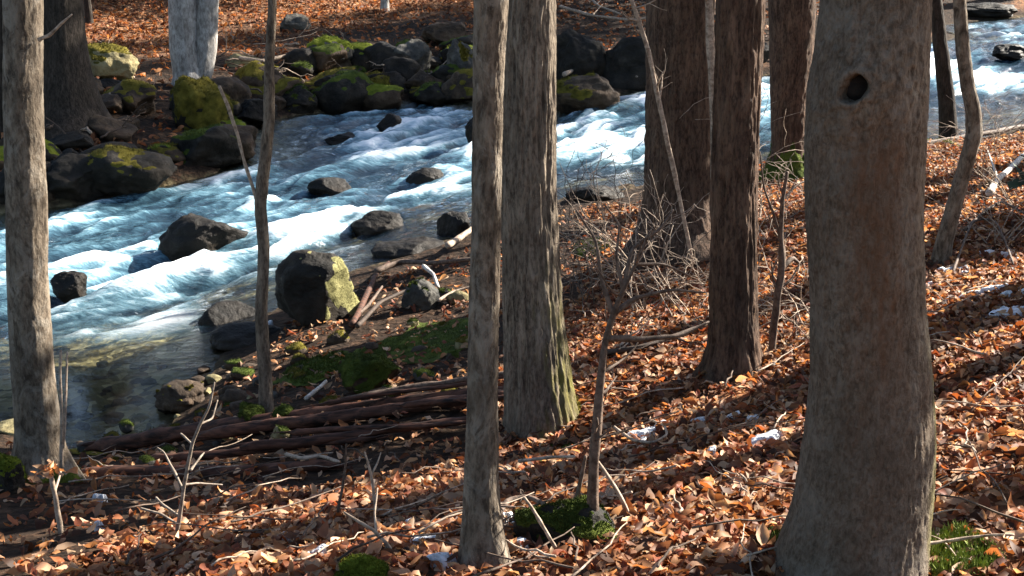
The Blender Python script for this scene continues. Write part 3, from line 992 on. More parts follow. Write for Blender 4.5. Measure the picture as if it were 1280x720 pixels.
def crown(parent, P, rr, seed, zlo, mat, nlimb=9, spread=1.6):
    rg = np.random.default_rng(seed)
    mb = MB()
    zs = np.linspace(zlo, P[-1][2], nlimb)
    for i, z in enumerate(zs):
        k = int(np.argmin(np.abs(P[:, 2] - z)))
        a = i * 2.4 + rg.uniform(-.5, .5)
        d = np.array([math.cos(a), math.sin(a), rg.uniform(.5, 1.1)])
        t = i / max(1, nlimb - 1)
        grow(mb, P[k], d, spread * (1 - .45 * t) * rg.uniform(.8, 1.2), rr[k] * .5, 2, rg, 5, .28, (3, 5), .2, .004)
    return mb.build('crown', mat, parent)


def base_point(spec, D):
    p = atY(spec[0][0], spec[0][1], D)
    return p


TREES = {}


def tree(label, spec, D, mat, kind, seed, ztop=8.0, sides=110, lobes=.04, hole=None, stain=None, mossf=None, flare=None, jit=0.0, furrow=1.0,
         n=260, name='bare_tree', crown_mat='twig', nlimb=9, spread=1.6, zlo=1.4, group=None):
    b0 = base_point(spec, D)
    root = empty(name, b0)
    tag(root, label, 'tree', group)
    P, rr = interp_path(spec, D, ztop, n=n, jit=jit, seed=seed)
    fl = (b0[2], flare[0], flare[1], flare[2]) if flare else None
    o, V, Q, N = trunk_mesh('trunk', P, rr, mat, root, kind, seed, sides, lobes, hole, stain, mossf, fl, furrow)
    if nlimb: crown(root, P, rr, seed + 1, zlo, M[crown_mat], nlimb, spread)
    TREES[label] = (root, P, rr, V, Q, N)
    return root, P, rr, V, Q, N


def base_moss(rt, hgt, ang, width, mat, fuzz=2500, thick=.018, z0=0.0):
    root, P, rr, V, Q, N = rt
    zb = root.location.z + z0
    T = np.arctan2(N[:, 1], N[:, 0])
    da = np.abs(((T - ang + math.pi) % (2 * math.pi)) - math.pi)
    f = fbm(N[:, 0] * 3, N[:, 1] * 3, V[:, 2] * 4, 71, 4)
    m = sstep(hgt, hgt * .2, V[:, 2] - zb + .5 * hgt * f) * sstep(width, width * .4, da + .5 * f) * (V[:, 2] < zb + hgt * 2)
    moss_shell('moss_cushion', V, Q, N, m, mat, root, thick, fuzz, .018, 5)


# leftmost trunk
rt = tree('slender grey tree at the far left with a pinkish sunlit right edge',
     [(54, 600, 31), (50, 560, 26), (43, 480, 24), (36, 380, 23), (32, 250, 22.5), (30, 120, 21.5), (28, 0, 21)], 6.45, M['bark_grey'], 'smooth', 101,
     lobes=.07, jit=.01, flare=(.4, .5, 3))
base_moss(rt, .14, -1.9, 2.4, M['moss_green'], 900)
# furrowed central trunk
rt = tree('thick furrowed grey tree in the middle, its right edge sunlit and mossy at the foot',
     [(684, 590, 50), (680, 540, 44), (674, 480, 41), (668, 400, 37), (664, 330, 35), (661, 240, 33.5), (660, 120, 32), (661, 0, 31)], 6.6, M['bark_furrow'], 'furrow', 102,
     lobes=.07, jit=.008, flare=(.6, .42, 4), sides=190, n=340,
     mossf=lambda T, Z: sstep(-1.55, -2.3, Z + .5 * fbm(T * 4, Z * 5, 0, 5, 4)) * sstep(1.25, .3, np.abs(((T + .3 + math.pi) % (2 * math.pi)) - math.pi) + .9 * fbm(T * 7, Z * 9, 0, 8, 4)) * (.7 + .6 * fbm(T * 14, Z * 16, 0, 6, 3)))
base_moss(rt, .22, -1.9, 1.2, M['moss_green'], 2500)
base_moss(rt, .42, -.2, .75, M['moss_gold'], 3500, .022)
# slender front trunk
rt = tree('slender grey tree in the foreground left of the thick furrowed one',
     [(607, 720, 30), (604, 660, 25), (602, 600, 21.5), (603, 520, 19.5), (605, 400, 18.5), (609, 260, 18.5), (611, 140, 18.5), (611, 60, 20), (613, 0, 22)], 3.95, M['bark_grey'], 'smooth', 103,
     lobes=.06, jit=.006, flare=(.3, .5, 4), sides=140, n=360)
# big trunk with the hole
hp = atY(1068, 112, 3.65 - .17)
BX = 1082
big = [(1052, 770, 96), (1056, 730, 86), (1066, 680, 83), (1078, 620, 80), (1084, 560, 77), (1088, 480, 71), (1084, 380, 67), (1080, 300, 68), (1078, 240, 69), (1081, 160, 70), (1083, 120, 70), (1089, 60, 65), (1093, 0, 62)]


def big_stain(T, Z, r):
    a = ((T - (-1.95) + math.pi) % (2 * math.pi)) - math.pi
    f = fbm(T * 2.2, Z * 3, 0, 44, 5, .6)
    g2 = fbm(T * 9, Z * 12, 0, 46, 4, .6)
    e = sstep(.85, .1, np.abs(a - .25 - .1 * (Z + .8)) + .75 * f) * sstep(hp[2] + .0, hp[2] - .25, Z + .1 * f) * sstep(-1.9, -.75, Z + .4 * f)
    return np.clip((.75 * e + .22 * sstep(.0, .5, f)) * (.65 + .8 * g2), 0, .9)


rt = tree('massive smooth-barked tree on the right with a dark knothole high on it', big, 3.65, M['bark_beech'], 'smooth', 104,
     lobes=.035, flare=(.45, .32, 4), sides=300, n=620, hole=(hp[2] - .0, -2.03, .036), stain=big_stain, furrow=1.5, spread=1.9,
     mossf=lambda T, Z: .7 * sstep(.7, .2, np.abs(((T - .0 + math.pi) % (2 * math.pi)) - math.pi) + .4 * fbm(T * 3, Z * 7, 0, 3, 3)) * sstep(-.9, -1.5, Z))
root = rt[0]
# near-black disc in the hole; the shade inside is put into its colour
V, Fc = ICO[3]
hd = np.array([math.cos(-2.03), math.sin(-2.03), 0])
ax = np.array([np.interp(hp[2], rt[1][:, 2], rt[1][:, 0]), 3.65, hp[2]])
mesh_obj('knothole', V * np.array([.040, .012, .037]) + ax + hd * (.17 - .034), Fc, M['hollow'], root)
# brown scaly tree behind
tree('stout reddish-brown scaly tree standing at the near shore behind twigs',
     [(850, 314, 56), (851, 282, 48), (851, 200, 42), (850, 100, 40), (850, 0, 40)], 10.6, M['bark_brown'], 'scaly', 105, ztop=10, flare=(.6, .5, 4), sides=130, furrow=1.6)
tree('dark furrowed tree just left of the massive knothole tree',
     [(918, 486, 36), (918, 455, 30), (917, 380, 28), (918, 240, 26.5), (922, 120, 27), (926, 0, 27.5)], 6.7, M['bark_brown'], 'furrow', 106, flare=(.4, .65, 5), sides=140, furrow=1.1, lobes=.06)
rt = tree('brown tree with a mossy foot standing by the water behind the dark furrowed one',
     [(986, 228, 26), (986, 190, 20), (987, 120, 22.5), (990, 50, 26), (990, 0, 28)], 14.0, M['bark_brown'], 'scaly', 107, ztop=10, flare=(.5, .5, 4), sides=110)
base_moss(rt, .45, -1.6, 2.8, M['moss_green'], 2500, .04)
# thin right-hand stems
tree('thin dark stem leaning at the water edge right of the massive tree',
     [(1186, 172, 11), (1184, 130, 9.5), (1181, 90, 9), (1174, 45, 8), (1166, 0, 7.5)], 16.0, M['bark_dark'], 'smooth', 108, sides=40, n=160, nlimb=5, spread=1.0, jit=.03, ztop=5)
tree('thin crooked grey stem rising from the leaves at the right',
     [(1174, 332, 12), (1180, 300, 10), (1194, 250, 9), (1207, 205, 9), (1217, 168, 9.5), (1216, 140, 9), (1208, 105, 8), (1203, 60, 8), (1199, 0, 7)], 8.6, M['bark_grey'], 'smooth', 109, sides=48, n=200, nlimb=5, spread=1.0, jit=.012, ztop=5)
# sapling by the water
tree('thin dark sapling standing alone at the water edge on the left',
     [(332, 530, 10), (333, 470, 8), (326, 390, 7.5), (329, 310, 7), (325, 255, 7.5), (331, 200, 7.5), (336, 150, 7), (336, 90, 6), (340, 0, 5)], 7.75, M['bark_furrow'], 'smooth', 110, sides=44, n=240, nlimb=6, spread=1.0, jit=.008, ztop=5)
# pale twin trunk on the far bank
Dp = float(hit(240, 108)[1])
rt = tree('pale grey tree of twin trunks on the far bank above the mossy mound',
     [(240, 118, 22), (236, 95, 18), (230, 60, 17), (229, 0, 17)], Dp, M['bark_pale'], 'smooth', 111, sides=60, n=120, ztop=9, lobes=.06, flare=(.5, .3, 3))
P, rr = interp_path([(246, 112, 12), (252, 92, 14), (257, 60, 13.5), (259, 0, 13.5)], Dp + .1, 9, n=120, seed=112)
trunk_mesh('trunk', P, rr, M['bark_pale'], rt[0], 'smooth', 112, 60, .06)
# dark stump-like trunk, far left
Dd = float(hit(90, 165)[1])
tree('dark brown tree with a broad foot on the far bank behind the leftmost trunk',
     [(92, 170, 48), (88, 130, 36), (82, 90, 29), (78, 40, 25), (76, 0, 24)], Dd, M['bark_dark'], 'scaly', 113, sides=70, n=140, ztop=9, flare=(.6, .3, 4))
tree('dark trunk at the extreme left edge of the picture on the far bank',
     [(4, 170, 14), (3, 100, 11), (2, 0, 10)], float(hit(4, 165)[1]), M['bark_dark'], 'scaly', 114, sides=50, n=100, ztop=8, nlimb=5)
Dq = 36.0
tree('slim pale trunk far up the opposite slope near the top middle', [(481, 16, 6), (481, 0, 5)], float(hit(481, 14)[1]), M['bark_pale'], 'smooth', 115, sides=24, n=40, ztop=8, nlimb=4)
tree('slim dark trunk far up the opposite slope above the olive-tan slab', [(112, 32, 5), (109, 0, 4)], float(hit(112, 30)[1]), M['bark_dark'], 'smooth', 116, sides=24, n=40, ztop=8, nlimb=4)


# ------------------------------------------------------------------ stems, twigs and sticks traced in place
def smooth_pts(P, n=24):
    P = np.asarray(P, float)
    t = np.concatenate([[0], np.cumsum(np.linalg.norm(np.diff(P, axis=0), axis=1))])
    u = np.linspace(0, t[-1], n)
    Q = np.stack([np.interp(u, t, P[:, k]) for k in range(3)], 1)
    for _ in range(2):
        Q[1:-1] = .25 * Q[:-2] + .5 * Q[1:-1] + .25 * Q[2:]
    return Q


def stem_pts(spec, D):
    D = np.broadcast_to(np.asarray(D, float), (len(spec),))
    P = np.array([atY(a, b_, d_) for (a, b_, _), d_ in zip(spec, D)])
    r = np.array([h * np.linalg.norm(p) / F for (_, _, h), p in zip(spec, P)])
    Q = smooth_pts(P, max(10, 6 * len(spec)))
    rq = np.interp(np.linspace(0, 1, len(Q)), np.linspace(0, 1, len(r)), r)
    return Q, rq


def stem(name, label, cat, spec, D, mat, branches=(), group=None, sides=7, twigs=0, seed=0, rough=.25):
    mb = MB()
    Q, rq = stem_pts(spec, D)
    mb.tube(Q, rq, sides, rough=rough, seed=seed)
    for bs in branches:
        d0 = D if np.isscalar(D) else D[0]
        q2, r2 = stem_pts(bs, d0 + np.linspace(0, .12, len(bs)))
        mb.tube(q2, r2, 5, rough=rough, seed=seed + 1)
    rg = np.random.default_rng(seed + 5)
    for _ in range(twigs):
        k = int(rg.integers(len(Q) // 3, len(Q)))
        d = rg.normal(0, 1, 3) + (Q[-1] - Q[0]) / np.linalg.norm(Q[-1] - Q[0])
        grow(mb, Q[k], d, .25 * rg.uniform(.5, 1.3), max(.0015, rq[k] * .5), 1, rg, 4, .3, (1, 3), .1, .0012)
    o = mb.build(name, mat, None, origin=Q[0])
    return tag(o, label, cat, group)


def lay(pxs, lift=0.01):
    """points on the ground under pixels"""
    return np.array([hit(a, b_) + np.array([0, 0, lift]) for a, b_ in pxs])


def stick(name, label, cat, pxs, r0, r1, mat, lift=.02, group=None, branches=(), sides=8, arch=0.0, rough=.3, seed=0):
    mb = MB()
    P = smooth_pts(lay(pxs, lift), max(12, 6 * len(pxs)))
    t = np.linspace(0, 1, len(P))
    P[:, 2] += arch * np.sin(math.pi * t)
    mb.tube(P, r0 + (r1 - r0) * t, sides, rough=rough, seed=seed)
    for bs, br in branches:
        P2 = smooth_pts(lay(bs, lift), 14)
        P2[:, 2] += arch * .5
        mb.tube(P2, np.linspace(br, br * .4, 14), 5, rough=rough)
    o = mb.build(name, mat, None, origin=P[0])
    return tag(o, label, cat, group)


# thin dark stem in front of the furrowed trunk, fanning into twigs
stem('bare_sapling', 'thin dark sapling forking into twigs between the furrowed and dark trunks', 'sapling',
     [(735, 712, 11), (740, 640, 8.5), (743, 560, 7.5), (750, 480, 7), (756, 430, 6), (766, 392, 5), (779, 362, 3.6), (795, 330, 2.4), (812, 290, 1.6)], 4.15, M['twig'],
     [[(766, 392, 4), (752, 350, 3), (745, 300, 2), (720, 262, 1.2)], [(779, 362, 3.5), (790, 310, 2.5), (826, 286, 2), (842, 262, 1)], [(766, 392, 4), (795, 372, 3), (840, 362, 2), (884, 366, 1)],
      [(758, 422, 5), (800, 424, 4), (850, 420, 3), (886, 402, 1.5)], [(779, 362, 3), (770, 320, 2), (775, 280, 1.5), (755, 255, 1)], [(795, 330, 2.5), (830, 330, 2), (862, 345, 1.5)]], twigs=9, seed=3)
stem('vine', 'pale hanging vine curving down in front of the reddish-brown scaly tree', 'vine',
     [(866, 330, 2.6), (858, 290, 2.6), (848, 240, 3), (835, 180, 3.2), (822, 120, 3.2), (812, 70, 3), (800, 30, 2.8), (782, -20, 2.5)], 9.0, M['twig_pale'], twigs=4, seed=4)
stem('pale_stem', 'straight pale stem beside the right edge of the reddish-brown scaly tree', 'sapling',
     [(893, 250, 4.5), (893, 180, 4.5), (891, 120, 5), (888, 60, 5), (885, -30, 5)], 10.2, M['twig_pale'], twigs=2, seed=5)
stem('seedling', 'pale bare seedling with twigs in front of the fallen logs', 'seedling',
     [(221, 668, 2.8), (227, 630, 2.7), (233, 590, 2.4), (240, 555, 2.1), (250, 530, 1.8), (262, 508, 1.4), (268, 478, 1)], 4.75, M['seedling'],
     [[(229, 612, 1.8), (215, 585, 2), (205, 565, 1.2), (197, 560, .9)], [(224, 645, 1.7), (205, 632, 1.4), (195, 622, 1.4)], [(222, 655, 1.7), (200, 642, 1.5), (176, 636, 1.6)],
      [(238, 588, 2), (250, 572, 1.4), (255, 566, .8)], [(250, 530, 1.8), (265, 524, 1.3), (272, 500, .8)], [(240, 555, 1.6), (226, 542, 1.2)], [(230, 606, 1.8), (246, 604, 1.4), (278, 606, .9)]], seed=6)
# dried plant at the left with a curled head of leaves
pr = stem('dried_plant', 'dried plant with a curled brown leaf head below the leftmost trunk', 'plant',
          [(78, 690, 3.2), (74, 650, 3.2), (68, 615, 3), (64, 596, 2.4)], 5.0, M['twig_pale'], [[(68, 615, 2), (73, 600, 1.6), (76, 588, 1.2)]], seed=7)
hd_c = atY(64, 588, 5.0)


def leaf_cloud(n, cen, spread, seed, ln=(.06, .11), cols=None, flat=.5):
    """n curled leaves around points cen (n,3)"""
    r = np.random.default_rng(seed)
    cen = np.broadcast_to(np.asarray(cen, float), (n, 3)) + r.normal(0, 1, (n, 3)) * np.asarray(spread)
    return build_leaves(cen, np.tile(np.array([0, 0, 1.0]), (n, 1)), r, ln, cols, flat)


LEAF_COLS = np.array([(0.29, 0.145, 0.07), (0.38, 0.21, 0.105), (0.48, 0.31, 0.18), (0.19, 0.085, 0.05), (0.28, 0.125, 0.065), (0.55, 0.43, 0.31), (0.10, 0.045, 0.025), (0.36, 0.20, 0.11), (0.60, 0.47, 0.36), (0.50, 0.34, 0.24), (0.33, 0.13, 0.06), (0.16, 0.075, 0.045), (0.07, 0.04, 0.028), (0.42, 0.33, 0.24), (0.21, 0.12, 0.08), (0.24, 0.085, 0.05)])


def build_leaves(cen, nrm, r, ln=(.06, .11), cols=None, flat=.5):
    n = len(cen)
    nu, nv = 6, 3
    u = np.linspace(0, 1, nu)
    wprof = np.array([0.15, .75, 1.0, .92, .55, .06])
    L = r.uniform(*ln, n)
    Wd = L * r.uniform(.3, .52, n)
    cu = r.normal(0.6, 1.0, n)                # curl along
    cv = r.normal(.9, 1.0, n)                 # curl across
    az = r.uniform(0, 2 * math.pi, n)
    N = nrm + r.normal(0, flat, (n, 3))
    N[:, 2] = np.abs(N[:, 2]) + .1
    N /= np.linalg.norm(N, axis=1)[:, None]
    A = np.stack([np.cos(az), np.sin(az), 0 * az], 1)
    A -= N * (A * N).sum(1)[:, None]
    A /= np.linalg.norm(A, axis=1)[:, None] + 1e-9
    Bv = np.cross(N, A)
    uu = (u - .5)[None, :, None] * L[:, None, None]
    vv = (np.array([-1, 0, 1.0])[None, None, :] * wprof[None, :, None]) * Wd[:, None, None] * .5
    # bend: an arc along and across
    ku, kv = cu[:, None, None] / L[:, None, None] * 1.2, cv[:, None, None] / Wd[:, None, None]
    h = -.5 * ku * uu ** 2 * 1.6 + .5 * kv * vv ** 2 * 1.7 + .05 * L[:, None, None] * r.normal(0, 1, (n, nu, nv))
    tw = r.normal(0, .35, n)[:, None, None] * uu / L[:, None, None]
    h = h + vv * tw
    V = cen[:, None, None, :] + uu[..., None] * A[:, None, None, :] + vv[..., None] * Bv[:, None, None, :] + h[..., None] * N[:, None, None, :]
    V = V.reshape(-1, 3)
    k = np.arange(nu * nv).reshape(nu, nv)
    q = np.stack([k[:-1, :-1], k[1:, :-1], k[1:, 1:], k[:-1, 1:]], -1).reshape(-1, 4)
    Q = (np.arange(n)[:, None, None] * nu * nv + q[None]).reshape(-1, 4)
    C = LEAF_COLS if cols is None else cols
    cc = C[r.integers(0, len(C), n)] * r.uniform(.55, 1.45, (n, 1)) * np.array([1.10, .97, .84])
    cc = np.repeat(cc, nu * nv, axis=0)
    return V, Q, cc


V, Q, cc = leaf_cloud(16, hd_c, (.03, .02, .018), 3, (.04, .075), np.array([(.42, .27, .17), (.5, .36, .25)]), 1.2)
mesh_obj('leaf_head', V, Q, M['leaf'], pr, attrs={'tint': cc})
stem('dead_stalk', 'pair of thin dead stalks upright beside the leftmost trunk', 'stalk', [(77, 585, 2.2), (77, 520, 2.2), (75, 470, 1.8), (76, 438, 1.4)], 6.3, M['twig_pale'],
     [[(79, 560, 1.8), (82, 500, 1.8), (84, 440, 1.2)]], seed=8)
stem('arching_twig', 'arching bare twig over the stream left of the lone sapling', 'twig',
     [(326, 268, 2.2), (318, 240, 2.2), (306, 205, 2), (296, 165, 2.2), (284, 130, 2.4), (274, 108, 2.2)], 7.75, M['twig_pale'], seed=9)
stem('side_twig', 'short twig sticking out from the right of the leftmost trunk', 'twig', [(48, 50, 2.4), (62, 44, 2), (76, 30, 1.6), (90, 18, 1)], 6.4, M['twig_pale'], seed=10)
stem('broken_sapling', 'thin broken sapling with a pale split between dark and massive trees', 'sapling',
     [(962, 462, 5), (966, 420, 4.5), (972, 370, 4.5), (978, 335, 5), (976, 290, 3), (978, 250, 2.5), (984, 215, 2)], 6.9, M['twig'],
     [[(978, 335, 4), (990, 322, 3), (1000, 330, 2)], [(976, 300, 2), (968, 270, 1.6), (955, 235, 1.4), (950, 190, 1)], [(978, 250, 2), (995, 232, 1.4), (1008, 225, 1)]], twigs=4, seed=11)
# leaning pale twigs at the front of the mossy mound
stem('leaning_twig', 'thin pale twig leaning right of the mossy mound', 'twig', [(792, 655, 2.5), (775, 620, 2.5), (758, 592, 2.4), (742, 570, 2)], 4.3, M['twig_pale'], seed=12)
stem('leaning_twig', 'brown bent twig crossing the middle of the mossy mound', 'twig', [(698, 678, 3.2), (706, 650, 3), (722, 618, 3), (728, 592, 2.8), (732, 570, 2)], 4.25, M['twig'], seed=13)
stem('leaning_twig', 'thin grey twig slanting from the slender front trunk to the ground', 'twig', [(694, 684, 2.4), (680, 660, 2.4), (665, 635, 2.2), (655, 622, 2)], 3.9, M['twig_pale'], seed=14)
stick('fallen_stick', 'short pale peeled stick on top of the mossy mound', 'stick', [(648, 601), (690, 596), (718, 596)], .008, .006, M['twig_pale'], lift=.10, seed=2)
stick('root', 'brown curved root arching right of the slender front trunk foot', 'root', [(612, 668), (635, 643), (660, 640), (690, 655), (700, 680)], .014, .008, M['twig'], arch=.05, seed=3)
stem('front_twig', 'bent grey twig in the lower left leaves beside the snow', 'twig', [(498, 705, 2.4), (484, 680, 2.6), (466, 662, 2.4), (445, 650, 2.2), (430, 640, 1.4)], 4.1, M['twig_pale'],
     [[(470, 664, 1.8), (468, 640, 1.4), (472, 610, 1)], [(484, 680, 1.6), (470, 720, 1.4)]], seed=15)
stem('front_twig', 'forked upright twig above the lit leaf strip near the logs', 'twig', [(470, 640, 2), (466, 605, 2), (462, 585, 1.6), (456, 565, 1)], 4.7, M['twig_pale'], [[(464, 595, 1.5), (472, 578, 1.2), (476, 566, .8)]], seed=16)
stem('front_twig', 'single thin upright twig in the lit leaves left of the forked twig', 'twig', [(422, 640, 2), (428, 610, 1.8), (432, 580, 1.4), (433, 555, 1)], 4.8, M['twig'], seed=17)
stick('fallen_stick', 'pale straight stick lying at the bottom edge in lit leaves', 'stick', [(222, 724), (250, 705), (276, 688)], .012, .007, M['twig_pale'], seed=4)
stick('fallen_stick', 'crooked brown stick on the leaves right in front of the logs', 'stick', [(358, 578), (378, 584), (400, 580), (424, 588)], .012, .008, M['twig_pale'], lift=.05, seed=5)
stick('fallen_stick', 'short bleached stick standing out on the dark bank above the logs', 'stick', [(383, 506), (396, 496), (408, 485)], .018, .012, M['driftwood'], lift=.05, seed=6)
stick('fallen_branch', 'bleached white branch lying among snow at the right edge', 'branch', [(1236, 250), (1246, 232), (1262, 218), (1290, 190)], .035, .022, M['driftwood'], lift=.06, branches=[([(1246, 232), (1240, 212), (1234, 195)], .018)], seed=7)
stick('fallen_branch', 'brown fallen branch along the shore right of the thin leaning stem', 'branch', [(1150, 186), (1195, 178), (1240, 170), (1300, 158)], .035, .03, M['twig'], lift=.05, seed=8)
stick('fallen_branch', 'dark low branch lying in front of the dark furrowed tree', 'branch', [(758, 452), (800, 446), (840, 432), (882, 416)], .02, .012, M['twig_dark'], lift=.06, branches=[([(840, 432), (862, 440), (885, 437)], .008)], seed=9)
stick('fallen_branch', 'grey crooked branch lying across the shade at the right', 'branch', [(1205, 300), (1225, 280), (1250, 262), (1290, 285)], .014, .01, M['twig'], lift=.08, seed=10)
stick('fallen_branch', 'thin arched branch over the right-hand snow', 'branch', [(1190, 350), (1215, 300), (1240, 300), (1266, 340)], .01, .006, M['twig'], lift=.05, arch=.12, seed=11)
stick('bent_twig', 'looped pale twig lying round the snow right of the sapling', 'twig', [(768, 545), (790, 562), (815, 566), (834, 556), (830, 542), (812, 536)], .008, .006, M['twig_pale'], lift=.05, seed=12)
stick('fallen_stick', 'pale curled stick on lit leaves beside the thin dark sapling', 'stick', [(776, 440), (790, 420), (802, 404)], .012, .008, M['twig_pale'], lift=.04, seed=13)
stick('fallen_stick', 'thin pale stick across the green tuft at the lower right', 'stick', [(1130, 705), (1190, 696), (1230, 690), (1265, 690)], .007, .004, M['twig_pale'], lift=.06, seed=14)

# fallen logs
logs = [('longest dark rotten log at the back of the log pile', [(110, 572), (640, 500)], .055, .045, .04, 'log_red'),
        ('reddish split log in the middle of the log pile', [(250, 560), (650, 508)], .045, .035, .07, 'log_red'),
        ('thin front log with a broken end in the log pile', [(300, 574), (610, 536)], .032, .022, .06, 'log_red'),
        ('slim pale-edged pole on top of the log pile', [(440, 520), (655, 484)], .022, .014, .12, 'twig'),
        ('narrow reddish splinter lying along the top of the log pile', [(400, 528), (640, 495)], .018, .010, .13, 'log_red'),
        ('thin dark splintered pole at the front of the log pile', [(360, 560), (590, 548)], .020, .010, .09, 'log_red'),
        ('brown broken pole crossing low under the log pile', [(180, 586), (470, 556)], .030, .018, .03, 'log_red'),
        ('short reddish splinter at the right end of the log pile', [(500, 530), (640, 520)], .020, .014, .12, 'log_red'),
        ('dark half-buried log below the log pile at the left', [(90, 594), (420, 582)], .055, .035, -.01, 'log_red')]
for k, (lb, px_, a, b_, lf, mt) in enumerate(logs):
    e0, e1 = lay(px_, lf)
    t = np.linspace(0, 1, 90)
    P = e0 + (e1 - e0) * t[:, None]
    # a stiff pole: it rests on the high spots of the ground instead of following it
    P[:, 2] += max(0.0, float((ground_h(P[:, 0], P[:, 1]) - P[:, 2] + lf).max()) * .6)
    P[:, 2] += .012 * fbm(t * 3, t * 0, 0, k + 60, 2)
    P[:, 1] += .025 * fbm(t * 3 + 7, t * 0, 0, k + 61, 2)
    rad = (a + (b_ - a) * t) * (1 + .07 * fbm(t * 12, t * 0, 0, k + 80, 3))
    rad = rad * np.clip(.25 + np.minimum(t, 1 - t) * 14, 0, 1)
    mb = MB()
    mb.tube(P, rad, 22, rough=.16, seed=k)
    for q in range(5):                       # splinters along the break
        c0 = P[-1] if q % 2 else P[0]
        dd_ = (P[-1] - P[0]) / np.linalg.norm(P[-1] - P[0]) * (1 if q % 2 else -1)
        rg = np.random.default_rng(k * 10 + q)
        w0 = c0 + rg.normal(0, a * .3, 3)
        mb.tube([w0 - dd_ * .08, w0, w0 + dd_ * rg.uniform(.04, .14) + rg.normal(0, .01, 3)], [a * .3, a * .22, .001], 5)
    o = mb.build('fallen_log', M[mt], None, origin=P[0])
    tag(o, lb, 'log', 'logs in the fallen log pile')

# driftwood debris by the big boulder
dd = [('reddish curved driftwood piece leaning on the big lichened boulder', [(440, 415), (455, 385), (470, 350), (486, 335)], .03, .02, 'log_red'),
      ('long brown driftwood branch heading right from the boulder', [(470, 350), (500, 338), (540, 340), (592, 335)], .028, .018, 'twig'),
      ('pale bent driftwood piece in the middle of the shore debris', [(530, 348), (542, 358), (548, 375)], .022, .014, 'driftwood'),
      ('grey driftwood twig touching the slender grey trunk', [(548, 384), (568, 372), (594, 366)], .016, .012, 'twig_pale'),
      ('brown driftwood stub with a tan end behind the debris', [(560, 318), (575, 308), (590, 296)], .035, .03, 'twig_pale'),
      ('dark curved driftwood root low in the debris', [(448, 425), (475, 395), (510, 378), (530, 380)], .022, .014, 'twig_dark'),
      ('slim reddish driftwood stick on the leaves below the boulder', [(450, 400), (462, 388), (478, 366)], .018, .01, 'twig')]
for k, (lb, px_, a, b_, mt) in enumerate(dd):
    stick('driftwood', lb, 'driftwood', px_, a, b_, M[mt], lift=.06 + .03 * (k % 3), group='driftwood on the near shore', seed=20 + k)

# shrubs with tangled bare twigs
SH = [(800, 385, 8.6, 1.15, 'tangled bare shrub with arching twigs before the reddish-brown scaly tree'),
      (735, 345, 9.3, 1.0, 'bare twiggy shrub right of the furrowed trunk by the water'),
      (868, 375, 8.2, 1.0, 'bare shrub of curved stems close to the left of the dark furrowed tree'),
      (760, 300, 11.0, 1.0, 'low twiggy bush at the waterline under the scaly tree'),
      (955, 265, 11.5, 1.0, 'thin bare shrub in the gap right of the dark furrowed tree'),
      (1245, 300, 9.0, .8, 'bare twigs springing from the shade at the right edge'),
      (1225, 172, 15.0, 1.2, 'pale twiggy bush before the white water at the upper right'),
      (1265, 255, 10.5, .9, 'bare shrub behind the bleached white branch'), (820, 335, 9.6, 1.2, 'thin tall bare shrub against the foot of the reddish-brown scaly tree'),
      (1010, 445, 7.4, .6, 'small bare shrub on lit leaves close left of the massive tree')]
for k, (px, py, D, h, lb) in enumerate(SH):
    rg = np.random.default_rng(400 + k)
    p = atY(px, py, D)
    p[2] = float(ground_h(p[0], p[1])) - .03
    mb = MB()
    for _ in range(9):
        a = rg.uniform(0, 2 * math.pi)
        d = np.array([math.cos(a) * .9, math.sin(a) * .5, rg.uniform(.5, 1.3)])
        grow(mb, p + rg.normal(0, .06, 3) * np.array([1, 1, 0]), d, h * rg.uniform(.45, 1.2), .0058, 2, rg, 4, .5, (2, 4), -.12, .0022, .62)
    tag(mb.build('bare_shrub', M['twig' if k in (1, 3) else 'twig_pale'], None, origin=p), lb, 'shrub')
# dead branches on the far bank at the top
for k, (pp, lb) in enumerate([([(700, 20), (740, 32), (790, 38), (815, 34)], 'pale dead branch across the dark far bank at the top'),
                              ([(730, -5), (745, 18), (775, 30)], 'short dead branch slanting into the pale far branch'),
                              ([(705, 110), (730, 95), (760, 98), (796, 112)], 'bare yellowish branch lying over the dark far slab'),
                              ([(300, 88), (330, 92), (360, 84), (390, 76)], 'grey dead branch on the far bank behind the sapling'),
                              ([(60, 180), (100, 172), (130, 158)], 'grey root running down the far bank beside the dark tree')]):
    stick('dead_branch', lb, 'branch', pp, .045, .025, M['twig_pale' if k != 4 else 'twig'], lift=.25, seed=60 + k, branches=[([pp[1], (pp[1][0] + 14, pp[1][1] - 16)], .02)])

for k in range(34):
    r = np.random.default_rng(7000 + k)
    px = r.uniform(40, 600)
    py = r.uniform(45, np.interp(px, [0, 210, 330, 600], [225, 195, 125, 105]))
    p = hit_any(px, py)
    a = r.uniform(0, math.pi)
    ln = r.uniform(.5, 1.8)
    t = np.linspace(-.5, .5, 10)
    P = p + np.outer(t * ln, [math.cos(a), math.sin(a) * .6, r.uniform(-.25, .45)]) + np.cumsum(r.normal(0, .025, (10, 3)), 0) + np.array([0, 0, .2])
    mb = MB()
    mb.tube(P, np.linspace(r.uniform(.012, .03), .006, 10), 5)
    grow(mb, P[6], P[7] - P[6] + r.normal(0, .1, 3), ln * .4, .009, 1, r, 4, .4, (1, 3), 0, .005)
    tag(mb.build('dead_twig', M[['twig', 'twig_pale', 'twig_dark'][k % 3]], None, origin=P[0]), 'dead twig lying loose among the rocks of the far bank', 'twig', 'dead twigs on the far bank')

